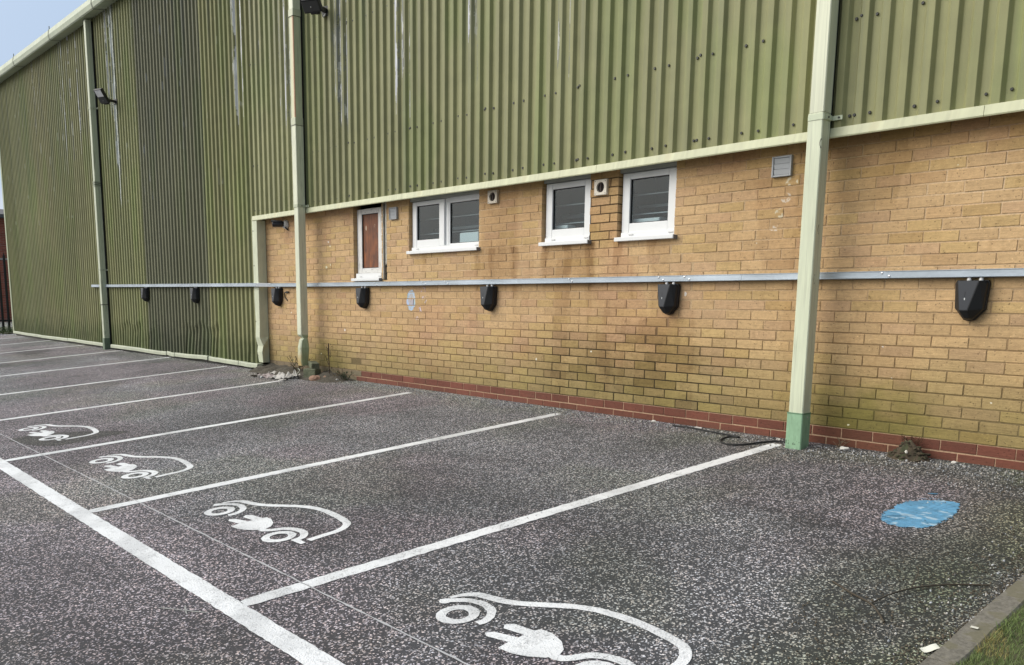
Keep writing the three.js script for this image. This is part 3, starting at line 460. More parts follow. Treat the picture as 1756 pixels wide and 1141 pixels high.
{
  const F = -.06;
  let w = win('narrow window boarded with reddish brown plywood');
  mesh('frame', frameGeo(-3.058, -2.452, 1.205, 1.985, -.11, F + .004, .035), upvc, w);
  mesh('sash', merge([bx(-3.022, -2.935, 1.208, 1.982, -.10, F + .018, .005), bx(-2.575, -2.488, 1.208, 1.982, -.10, F + .018, .005), bx(-2.935, -2.575, 1.208, 1.27, -.10, F + .0165, .004), bx(-2.935, -2.575, 1.92, 1.982, -.10, F + .0165, .004)]), new THREE.MeshStandardMaterial({ map: tex(256, 256, (i, j, o) => { const a = fbm(i / 30, j / 30, 4), v = .66 - .25 * sm(.55, .8, a); o[0] = v; o[1] = v * .99; o[2] = v * .95; }), roughness: .4 }), w);
  const ply = tex(256, 512, (i, j, o) => { const s = fbm(i / 9, j / 90, 5), k = fbm(i / 40, j / 60 + 9, 4), t = .55 + .9 * (s - .5) + .7 * (k - .5), lo = sm(.05, .0, j / 512); o[0] = .23 * t + .03; o[1] = .068 * t + .006; o[2] = .010 * t + .001; const p = (((i - 48) / 9) ** 2 + ((j - 380) / 22) ** 2 < .6 + s || ((i - 185) / 12) ** 2 + ((j - 390) / 24) ** 2 < .5 + s * .8 || ((i - 28) / 6) ** 2 + ((j - 335) / 18) ** 2 < s); if (p && s > .42) { o[0] = .5; o[1] = .38; o[2] = .27; } });
  tag(mesh('boarding', new THREE.BoxGeometry(.36, .655, .02).translate(-2.755, 1.5955, F - .012), new THREE.MeshStandardMaterial({ map: ply, roughness: .6 }), w), 'reddish brown plywood board');
  mesh('gasket', frameGeo(-2.936, -2.574, 1.269, 1.921, F - .004, F + .008, .008, .001), gasket, w);
  sill(w, -3.06, -2.44, 1.112, 1.205);
  w = win('two light window with one opening sash');
  mesh('frame', merge([frameGeo(-1.888, -.657, 1.44, 1.984, -.11, F, .04), bx(-1.295, -1.235, 1.48, 1.944, -.11, F - .001, .004)]), upvc, w);
  sash(w, -1.868, -1.285, 1.478, 1.978, -1.790, -1.375, 1.556, 1.932, F + .022);
  mesh('glazing_bead', frameGeo(-1.236, -.70, 1.48, 1.946, -.10, F - .006, .018, .003), upvc, w);
  mesh('gasket', frameGeo(-1.220, -.716, 1.496, 1.930, -.092, F - .016, .008, .001), gasket, w); mesh('pane', bx(-1.218, -.718, 1.498, 1.928, -.086, -.082), glassM, w);
  room(w, -1.85, -.69, 1.48, 1.98, { rails: [[1.80, -.24, .012], [1.63, -.20, .012], [1.70, -.50, .04]], boxes: [[-1.12, -.80, .13, -.24], [-1.78, -1.50, .07, -.25]] }); sill(w, -1.88, -.640, 1.400, 1.475);
  w = win('single square window left of the other square one');
  mesh('frame', frameGeo(.272, .883, 1.44, 1.984, -.11, F, .04), upvc, w); sash(w, .290, .866, 1.474, 1.976, .372, .785, 1.553, 1.924, F + .022);
  room(w, .3, .86, 1.48, 1.98, { rails: [[1.79, -.22, .013], [1.70, -.46, .05], [1.615, -.19, .012]], boxes: [[.28, .50, .12, -.24], [.54, .66, .09, -.3]] }); sill(w, .276, .905, 1.400, 1.475);
  w = win('single square window nearest the grey vent');
  mesh('frame', frameGeo(1.214, 1.823, 1.44, 1.984, -.11, F, .04), upvc, w); sash(w, 1.232, 1.806, 1.474, 1.976, 1.314, 1.725, 1.555, 1.926, F + .022);
  room(w, 1.24, 1.80, 1.48, 1.98, { rails: [[1.81, -.22, .013], [1.725, -.40, .03], [1.64, -.19, .012]], boxes: [[1.25, 1.58, .12, -.24]] }); sill(w, 1.218, 1.850, 1.400, 1.475);
}

// ------------------------------------------------------------------ downpipes
const gal = new THREE.MeshStandardMaterial({ color: lin(.56, .60, .64), metalness: .55, roughness: .42 });
const ringXZ = (x0, x1, y, z0, z1, c = .006) => [[x0 + c, y, z1], [x1 - c, y, z1], [x1, y, z1 - c], [x1, y, z0 + c], [x1 - c, y, z0], [x0 + c, y, z0], [x0, y, z0 + c], [x0, y, z1 - c]];
function pipeTex(base, f) { return tex(256, 1024, (i, j, o) => { const u = i / 256, v = j / 1024, a = fbm(i / 40, j / 160, 4), b = fbm(i / 9, j / 60 + 5, 3), dr = sm(.58, .75, fbm(i / 14 + 40, j / 220, 4)), k = (.95 + .22 * (a - .5) + .12 * (b - .5)) * (1 - .16 * dr); o[0] = base[0] * k; o[1] = base[1] * k; o[2] = base[2] * k; f && f(u, v, o, a, b); }); }
// unwrap: u 0..0.5 over the front, 0.5..1 over the right side, v along the length
function pipeUV(g, x0, x1, z0, z1, y0, y1) { const p = g.attributes.position, n = g.attributes.normal, uv = new Float32Array(p.count * 2); for (let i = 0; i < p.count; i++) { const side = Math.abs(n.getX(i)) > Math.abs(n.getZ(i)); uv[2 * i] = side ? .5 + .5 * clamp((z1 - p.getZ(i)) / (z1 - z0), .01, .99) : .5 * clamp((p.getX(i) - x0) / (x1 - x0), .01, .99); uv[2 * i + 1] = (p.getY(i) - y0) / (y1 - y0); } g.setAttribute('uv', new THREE.BufferAttribute(uv, 2)); return g; }
function seg(name, t, x0, x1, z0, z1, y0, y1, m) { return mesh(name, pipeUV(loft([ringXZ(x0, x1, y0, z0, z1), ringXZ(x0, x1, y1, z0, z1)]), x0, x1, z0, z1, y0, y1), m, t); }
function bracket(t, x0, x1, y, z0, z1, m) { // strap round the pipe with a lug bolted to the cladding
  mesh('strap', loft([ringXZ(x0 - .004, x1 + .004, y, z0, z1 + .004, .007), ringXZ(x0 - .004, x1 + .004, y + .038, z0, z1 + .004, .007)]), m, t);
  const l = mesh('bracket', merge([bx(x1 + .002, x1 + .075, y + .004, y + .034, z0 - .012, z0 - .006, .002), bx(x1 + .002, x1 + .008, y + .004, y + .034, z0 - .012, z1 - .03, .002)]), m, t);
  const b = new THREE.CylinderGeometry(.007, .007, .008, 8); b.rotateX(Math.PI / 2); b.translate(x1 + .052, y + .019, z0 - .003); const b2 = new THREE.CylinderGeometry(.006, .006, .008, 8); b2.rotateZ(Math.PI / 2); b2.translate(x1 + .009, y + .019, z1 - .055); mesh('bracket_bolt', merge([b, b2]), mat([.06, .06, .05]), l);
}
const pipeM = new THREE.MeshStandardMaterial({ map: pipeTex([.64, .66, .50]), roughness: .42 });
{
  const Z0 = .155, Z1 = .262;
  let t = thing('downpipe', 'square pale green downpipe with a darker green foot, nearest the grey louvred vent', 'downpipe');
  seg('pipe', t, 3.105, 3.211, Z0, Z1, 2.15, 6.2, pipeM);
  const scratched = new THREE.MeshStandardMaterial({ map: pipeTex([.62, .66, .49], (u, v, o, a, b) => { const s = [[.66, .625], [.62, .46], [.45, .90]].some(([U, V]) => Math.abs(v - V) < .016 && Math.abs(u - U - 90 * (v - V) ** 2 * 2) < .016); if (s && b > .42) { o[0] = .12; o[1] = .13; o[2] = .09; } }), roughness: .42 });
  seg('pipe', t, 3.099, 3.209, Z0 - .002, Z1 + .002, .1, 2.148, scratched);
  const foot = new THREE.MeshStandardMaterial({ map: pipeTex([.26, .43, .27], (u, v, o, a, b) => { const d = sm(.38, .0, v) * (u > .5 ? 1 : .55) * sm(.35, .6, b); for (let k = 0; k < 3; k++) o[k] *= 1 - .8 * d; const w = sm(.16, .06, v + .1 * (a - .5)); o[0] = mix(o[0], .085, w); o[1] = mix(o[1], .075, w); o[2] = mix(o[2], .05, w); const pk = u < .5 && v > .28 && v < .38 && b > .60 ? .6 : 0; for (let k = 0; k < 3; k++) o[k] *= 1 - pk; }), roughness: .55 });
  seg('foot', t, 3.091, 3.213, Z0 - .006, Z1 + .008, -.21, .1, foot); mesh('foot_rim', loft([ringXZ(3.089, 3.215, .098, Z0 - .007, Z1 + .009), ringXZ(3.089, 3.215, .107, Z0 - .007, Z1 + .009)]), mat([.12, .22, .13]), t);
  mesh('shadow_gap_strip', bx(3.125, 3.206, 2.07, 6.18, .134, .1545), mat([.006, .006, .006]), t);  // added black strip that makes the dark shadow gap behind the pipe
  bracket(t, 3.102, 3.212, 2.10, Z0, Z1 + .002, mat([.50, .55, .40], { roughness: .45 }));
  const sc = new THREE.CylinderGeometry(.008, .008, .008, 8); sc.rotateZ(Math.PI / 2); sc.translate(3.214, .075, .20); mesh('foot_bolt', sc, mat([.3, .33, .26]), t);

  t = thing('downpipe', 'square downpipe with a rust stripe and a crushed foot above the rubble', 'downpipe');
  const rusty = new THREE.MeshStandardMaterial({ map: pipeTex([.55, .58, .40], (u, v, o, a, b) => { const d = Math.abs(u - .5), r = u < .5 ? sm(.19 + .08 * (a - .5), .03, d) * .95 : sm(.05, .0, d) * .8, h = u < .5 ? sm(.5, .1, d) * .6 : 0; o[0] = mix(o[0], .70, h); o[1] = mix(o[1], .58, h); o[2] = mix(o[2], .36, h); o[0] = mix(o[0], .27, r); o[1] = mix(o[1], .105, r); o[2] = mix(o[2], .045, r); }), roughness: .5 });
  const X0 = -4.07, X1 = -3.963;
  seg('pipe', t, X0 - .002, X1 - .002, Z0, Z1, 4.40, 6.2, pipeM); seg('pipe', t, X0, X1, Z0, Z1, 3.10, 4.398, rusty); seg('pipe', t, X0 - .003, X1 + .003, Z0 - .002, Z1 + .003, 2.09, 3.098, pipeM); seg('pipe', t, X0 + .006, X1 + .006, Z0, Z1, .42, 2.088, pipeM);
  for (const [y, d] of [[4.385, .006], [3.085, .007]]) mesh('socket', loft([ringXZ(X0 - d, X1 + d, y, Z0, Z1 + d), ringXZ(X0 - d, X1 + d, y + .085, Z0, Z1 + d)]), new THREE.MeshStandardMaterial({ color: lin(.48, .50, .36), roughness: .5 }), t);
  for (const y of [4.388, 3.078]) mesh('socket_gap', loft([ringXZ(X0 - .0065, X1 + .0065, y - .004, Z0, Z1 + .0065), ringXZ(X0 - .0065, X1 + .0065, y, Z0, Z1 + .0065)]), mat([.02, .02, .015]), t);
  mesh('shadow_gap_strip', bx(X0 + .02, X1 - .004, 2.07, 6.18, .134, .1525), mat([.006, .006, .006]), t);  // added black filler standing in for shadow between pipe and cladding
  bracket(t, X0 + .003, X1 + .004, 2.06, Z0, Z1 + .002, mat([.42, .45, .32], { roughness: .45 }));
  const R = (y, x0, x1, z0, z1, tw = 0, p = 0) => ringXZ(x0, x1, y, z0, z1, .012).map(([x, yy, z], i) => { const cx = (x0 + x1) / 2, cz = (z0 + z1) / 2, c = Math.cos(tw), s = Math.sin(tw), k = i % 2 ? 1 - p : 1; return [cx + ((x - cx) * c - (z - cz) * s) * k, yy + (i < 2 ? p * .05 : 0), cz + ((x - cx) * s + (z - cz) * c) * k]; });
  const crush = loft([R(.42, -4.064, -3.957, Z0, Z1), R(.40, -4.062, -3.955, Z0 - .002, Z1 - .012, .05), R(.372, -4.050, -3.952, Z0 + .005, Z1 - .040, .15, .12), R(.345, -4.060, -3.945, Z0, Z1 - .012, .22, .05), R(.25, -4.066, -3.940, Z0 - .008, Z1 + .004, .18), R(.15, -4.064, -3.950, Z0 - .002, Z1 + .006, .06), R(.07, -4.066, -3.960, Z0, Z1 + .006, 0), R(.01, -4.063, -3.958, Z0, Z1 + .004)]);
  const footTone = new THREE.MeshStandardMaterial({ map: pipeTex([.47, .51, .37], (u, v, o, a, b) => { const r = sm(.62, .12, v + .2 * (a - .5)) * (u < .5 ? 1 : .35); o[0] = mix(o[0], .42, r); o[1] = mix(o[1], .31, r); o[2] = mix(o[2], .13, r); if (u > .5) { o[0] *= .75; o[1] *= .85; o[2] *= .72; } }), roughness: .5 });  // brown staining towards the bottom; right side evenly darker
  mesh('crushed_foot', pipeUV(crush, -4.07, -3.93, Z0, Z1, .01, .42), footTone, t);

  t = thing('downpipe', 'square downpipe at the far end, under the visible gutter', 'downpipe');
  const A = -12.155, B = -12.048; const dullPipe = new THREE.MeshStandardMaterial({ map: pipeTex([.50, .54, .40], (u, v, o, a, b) => { const d = sm(.6, .75, a) * .3; for (let k = 0; k < 3; k++) o[k] *= 1 - d; }), roughness: .5 });  // duller pipe colour with random darker blotches
  seg('pipe', t, A, B, Z0, Z1, 3.10, 6.155, dullPipe); seg('pipe', t, A - .003, B + .003, Z0, Z1 + .003, .75, 3.098, dullPipe); seg('pipe', t, A, B, Z0, Z1, .08, .748, dullPipe);
  seg('foot', t, A - .008, B + .008, Z0, Z1 + .008, -.24, .08, new THREE.MeshStandardMaterial({ map: pipeTex([.14, .19, .125]), roughness: .6 }));
  mesh('shadow_gap_strip', merge([bx(A + .02, B + .012, 1.18, 6.14, .134, .1545), bx(A + .02, B + .012, -.1, 1.11, .134, .1545)]), mat([.005, .005, .005]), t);  // two added black strips for the shadow gap behind the far pipe
  for (const y of [4.52, 1.42]) bracket(t, A, B, y, Z0, Z1, mat([.40, .43, .32]));
  mesh('socket', loft([ringXZ(A - .008, B + .008, 3.05, Z0, Z1 + .008), ringXZ(A - .008, B + .008, 3.16, Z0, Z1 + .008)]), mat([.30, .33, .24]), t);
  for (const y of [3.12, 3.085, .745]) mesh('socket_gap', loft([ringXZ(A - .009, B + .009, y, Z0, Z1 + .009), ringXZ(A - .009, B + .009, y + .012, Z0, Z1 + .009)]), mat([.03, .03, .02]), t);
}
// ------------------------------------------------------------------ cable trunking
{
  const t = thing('cable_trunking', 'long galvanised steel trunking running level along the wall above the chargers', 'trunking');
  const gm = new THREE.MeshStandardMaterial({ map: tex(1024, 64, (i, j, o) => { const a = fbm(i / 60, j / 30, 4), b = fbm(i / 7, j / 7, 3), c = vn(i / 130, 4); const k = .50 + .14 * (a - .5) + .08 * (b - .5) + .14 * (c - .5); o[0] = k * .82; o[1] = k * .94; o[2] = k * 1.06; }, true, true), metalness: .4, roughness: .40 });
  const yo = (x) => x > -3.4 ? 0 : (-3.4 - x) * .0062;
  const run = (xa, xb, za, zb, D = .05) => { // lid with two folded lips
    const q = (x, z) => { const y = 1.048 + yo(x); return [[x, y, z], [x, y, z + D], [x, y + .004, z + D + .004], [x, y + .007, z + D], [x, y + .043, z + D], [x, y + .046, z + D + .004], [x, y + .050, z + D], [x, y + .050, z]]; };
    const g = loft([q(xa, za), q(xb, zb)]), p = g.attributes.position, uv = new Float32Array(p.count * 2); for (let i = 0; i < p.count; i++) { uv[2 * i] = p.getX(i) / 3; uv[2 * i + 1] = (p.getY(i) * 8 + p.getZ(i) * 8); } g.setAttribute('uv', new THREE.BufferAttribute(uv, 2)); return g;
  };
  const cuts = [-5.19, -4.02, -2.2, .72, 2.52, 5.0, 6.18]; for (let i = 0; i + 1 < cuts.length; i++) mesh('trunking_length', run(cuts[i] + .001, cuts[i + 1] - .001, .004, .004), gm, t);
  mesh('trunking_bend', run(-5.385, -5.19, .137, .004), new THREE.MeshStandardMaterial({ color: lin(.66, .69, .72), metalness: .3, roughness: .4 }), t);
  const cl = [-12.95, -10.2, -7.6, -5.386]; for (let i = 0; i + 1 < cl.length; i++) mesh('trunking_length', run(cl[i] + .001, cl[i + 1] - .001, .137, .137), gm, t);
  const scr = (x, y, z) => { const g = new THREE.SphereGeometry(.0085, 10, 6, 0, 7, 0, 1.57); g.rotateX(Math.PI / 2); g.scale(1, 1, .6); g.translate(x, y + yo(x), z); mesh('screw', g, mat([.75, .76, .78], { metalness: .7, roughness: .25 }), t); };
  for (const [x, dx] of [[3.60, .045], [1.99, .045], [1.73 + .0, .045], [.70, .0], [-1.15, .05], [-1.55, .05], [-2.52, .04], [-3.87, .0], [4.95, .04]]) { scr(x, 1.084, .0545); scr(x + .04 + dx * .2, 1.064, .0545); }
}
// ------------------------------------------------------------------ chargers
const blackShell = new THREE.MeshStandardMaterial({ color: lin(.005, .006, .008), roughness: .55 }), blackFront = new THREE.MeshStandardMaterial({ color: lin(.022, .026, .034), roughness: .35 }), glandM = mat([.72, .72, .72], { roughness: .35 });
function charger(x, y, z, label) {
  const t = thing('ev_charger', label, 'EV charger', 'chargers under the trunking'); t.position.set(x, y, z);
  const V = (a) => a.map(p => new THREE.Vector3(...p));
  const back = [[-.088, -.006], [.088, -.006], [.096, -.025], [.084, -.186], [.026, -.250], [-.004, -.254], [-.032, -.248], [-.086, -.182], [-.096, -.025]];
  mesh('back_plate', new THREE.ExtrudeGeometry(new THREE.Shape(back.map(p => new THREE.Vector2(...p))), { depth: .022, bevelEnabled: true, bevelSize: .003, bevelThickness: .003, bevelSegments: 2 }).translate(0, 0, .004), blackShell, t);
  mesh('cover', new ConvexGeometry(V([...back.map(([a, b]) => [a * .985, b * .985 - .002, .032]), ...back.map(([a, b]) => [a * .95, b * .96 - .003, .058]), [-.066, -.008, .098], [.062, -.008, .098], [-.040, -.192, .104], [.010, -.192, .104], [-.012, -.240, .072], [.012, -.240, .072]])), blackShell, t);
  const dx = (u) => u; const fp = [[-.060, -.011], [.056, -.011], [.006, -.188], [-.037, -.188]];
  const zf = (yy) => mix(.0985, .1042, (-yy - .008) / .184);
  mesh('front_panel', loft([fp.map(([a, b]) => [dx(a), b, zf(b) - .004]), fp.map(([a, b]) => [dx(a), b, zf(b) + .0012])]), blackFront, t);
  mesh('logo', bx(-.016, -.011, -.128, -.114, zf(-.121) + .0006, zf(-.121) + .0022), mat([.6, .62, .62]), t);
  mesh('status_strip', bx(-.0145, -.0125, -.108, -.075, zf(-.09) + .0004, zf(-.09) + .0020), mat([.004, .004, .005]), t);
  for (const gx of [-.020, .050]) { const g = new THREE.CylinderGeometry(.0115, .0115, .034, 12); g.translate(gx, .006, .032); const o = mesh('cable_gland', g, glandM, t); const n = new THREE.CylinderGeometry(.014, .014, .012, 6); n.translate(gx, .001, .032); mesh('gland_nut', n, glandM, o); }
  return t;
}
charger(4.165, 1.034, .004, 'black faceted wall charger right of the tall downpipe');
charger(1.825, 1.034, .004, 'black faceted wall charger just left of the stepped wall crack');
charger(-.445, 1.034, .004, 'black faceted wall charger right of the blue paint daub');
charger(-2.80, 1.034, .004, 'black faceted wall charger under the boarded window');
charger(-5.02, 1.044, .004, 'black faceted wall charger between corner trim and crushed downpipe');
charger(-7.60, 1.064, .131, 'black wall charger on darker cladding sheets near the brick corner');
charger(-9.86, 1.078, .131, 'farthest black wall charger, on cladding near the end downpipe');
// ------------------------------------------------------------------ vents
function louvre(x0, x1, y0, y1, label) {
  const t = thing('air_vent', label, 'vent'), m = mat([.30, .315, .33], { roughness: .5 });
  mesh('frame', frameGeo(x0, x1, y0, y1, .0, .028, .014, .003), m, t); mesh('back', bx(x0 + .012, x1 - .012, y0 + .012, y1 - .012, .002, .006), mat([.03, .03, .03]), t);
  const n = 3, h = (y1 - y0 - .03) / n; for (let i = 0; i < n; i++) { const g = new RoundedBoxGeometry(x1 - x0 - .030, h * .96, .005, 2, .002); g.rotateX(.16); g.translate((x0 + x1) / 2, y0 + .015 + h * (i + .5), .018); mesh('slat', g, mat([.34, .355, .37], { roughness: .5 }), t); }
}
louvre(2.705, 2.862, 1.795, 1.942, 'grey three slat vent beside the big downpipe'); louvre(-2.245, -2.095, 1.808, 1.945, 'small grey slatted vent beside the boarded window');
function roundVent(x0, x1, y0, y1, label, c, cowl) {
  const t = thing('air_vent', label, 'vent'), cx = (x0 + x1) / 2, cy = (y0 + y1) / 2, r = (x1 - x0) * .335, m = mat(c, { roughness: .5 });
  const s = new THREE.Shape(); s.moveTo(x0, y0); s.lineTo(x1, y0); s.lineTo(x1, y1); s.lineTo(x0, y1); s.closePath(); const h = new THREE.Path(); h.absarc(cx, cy, r, 0, 2 * Math.PI, true); s.holes.push(h);
  mesh('plate', new THREE.ExtrudeGeometry(s, { depth: .022, bevelEnabled: true, bevelSize: .003, bevelThickness: .004, bevelSegments: 2, curveSegments: 32 }).translate(0, 0, .002), m, t);
  const g = new THREE.CylinderGeometry(r * .99, r * .99, .06, 32, 1, true); g.rotateX(Math.PI / 2); g.translate(cx, cy, -.004); mesh('duct', g, mat(cowl), t);
  const b = new THREE.CylinderGeometry(r * 1.02, r * 1.02, .01, 32); b.rotateX(Math.PI / 2); b.translate(cx, cy, .003); mesh('duct_end', b, mat([.015, .008, .006]), t);
  mesh('flap', bx(cx - .004, cx + .004, cy - r * .95, cy + r * .95, .008, .02), mat([.05, .03, .025]), t);
  for (const [sx, sy] of [[-1, -1], [1, -1], [-1, 1], [1, 1]]) { const q = new THREE.CylinderGeometry(.004, .004, .003, 8); q.rotateX(Math.PI / 2); q.translate(cx + sx * (x1 - x0) * .42, cy + sy * (y1 - y0) * .42, .029); mesh('screw', q, mat([.15, .13, .11]), t); }
}
roundVent(-.487, -.352, 1.856, 1.978, 'square vent with dark red round hole right of the double window', [.52, .46, .37], [.05, .012, .010]);
roundVent(.958, 1.097, 1.815, 1.943, 'cream square vent with a dark round hole between two square windows', [.66, .60, .50], [.10, .08, .06]);
// ------------------------------------------------------------------ lights and camera on the wall
function floodlight(x, y, z, label, s = 1) { // hinge at the lower back, head leaning outward
  const t = thing('floodlight', label, 'floodlight', null); t.position.set(x, y, z);
  const bl = mat([.012, .012, .013], { roughness: .45 }), head = grp('head', t); head.position.set(-.01, -.075, .175); head.rotation.set(.62, 0, .0); head.scale.setScalar(s);
  // head: long axis is local y, face looks along local +z after the lean
  mesh('housing', new RoundedBoxGeometry(.215, .27, .05, 3, .010).translate(0, .125, -.028), bl, head);
  for (let i = 0; i < 6; i++) mesh('fin', new THREE.BoxGeometry(.19, .004, .02).translate(0, .03 + i * .038, -.060), bl, head);
  mesh('glass', new RoundedBoxGeometry(.175, .125, .006, 2, .002).translate(0, .185, .0), new THREE.MeshStandardMaterial({ color: lin(.62, .62, .63), roughness: .2 }), head);
  mesh('bezel', frameGeo(-.096, .096, .112, .256, -.004, .008, .009, .002), bl, head);
  mesh('driver_cover', new RoundedBoxGeometry(.195, .10, .008, 2, .002).translate(0, .055, -.001), mat([.030, .031, .030], { roughness: .5 }), head);
  mesh('cover_screw', new THREE.SphereGeometry(.006, 8, 6).translate(0, .05, .004), mat([.45, .45, .44]), head);
  const arm = grp('bracket', t); mesh('arm', merge([bx(-.02, .02, -.02, .02, -.05, .10, .004), bx(-.026, .026, -.075, .015, .09, .115, .004)]), bl, arm); mesh('wall_plate', bx(-.05, .05, -.05, .05, -.055, -.035, .006), bl, arm);
  const k = new THREE.CylinderGeometry(.02, .02, .07, 14); k.rotateZ(Math.PI / 2); k.translate(-.01, -.07, .15); mesh('hinge', k, bl, t);
  mesh('cable', tube([[.02, -.02, .14], [.06, -.06, .13], [.05, -.10, .08], [.01, -.08, .02], [.0, -.03, -.03]], .006, 20, 6), mat([.55, .55, .54]), t);
  return t;
}
{ const f = floodlight(-3.36, 4.40, .18, 'black floodlight at the top edge beside the rusty downpipe'); f.rotation.y = .42; f.position.y = 4.33; f.scale.setScalar(1.15); const g = floodlight(-10.97, 4.50, .18, 'small black floodlight on cladding beside the far downpipe'); g.rotation.y = .35; }
{
  const t = thing('security_camera', 'black bullet camera on a round white base under the flashing', 'camera'); t.position.set(-4.765, 1.905, 0);
  const g = new THREE.LatheGeometry([[0, 0], [.062, 0], [.066, .008], [.062, .022], [.05, .034], [.047, .05], [0, .052]].map(p => new THREE.Vector2(...p)), 28); g.rotateX(Math.PI / 2); mesh('base', g, mat([.50, .49, .47], { roughness: .4 }), t);
  const h = new THREE.LatheGeometry([[0, -.01], [.030, -.01], [.040, .012], [.041, .10], [.036, .135], [.030, .14], [.028, .132], [0, .130]].map(p => new THREE.Vector2(...p)), 24); h.rotateX(Math.PI / 2); h.rotateX(.06); h.rotateY(-.5); h.translate(-.01, .006, .055); mesh('barrel', h, mat([.016, .014, .016], { roughness: .4 }), t);
  const v = new THREE.CylinderGeometry(.045, .041, .15, 20, 1, true, -1.2, 2.4); v.rotateX(Math.PI / 2); v.rotateZ(Math.PI); v.rotateY(-.5); v.translate(-.045, .012, .125); mesh('sun_shield', v, mat([.02, .018, .02], { roughness: .4, side: THREE.DoubleSide }), t);
  mesh('cable', tube([[.01, -.02, .04], [.045, -.05, .04], [.055, -.075, .012], [.02, -.07, .004]], .007, 16, 6), mat([.012, .012, .012]), t);
}
{ const t = thing('cable_clip', 'short black cable tail on the brick beside the corner charger', 'cable'); mesh('cable', tube([[-4.80, .985, .012], [-4.84, .975, .018], [-4.855, .955, .014], [-4.85, .915, .012], [-4.80, .875, .010], [-4.79, .862, .006]], .007, 24, 6), mat([.012, .012, .012]), t); mesh('plug', bx(-4.815, -4.745, .972, .996, .004, .022, .004), mat([.015, .015, .015]), t); }
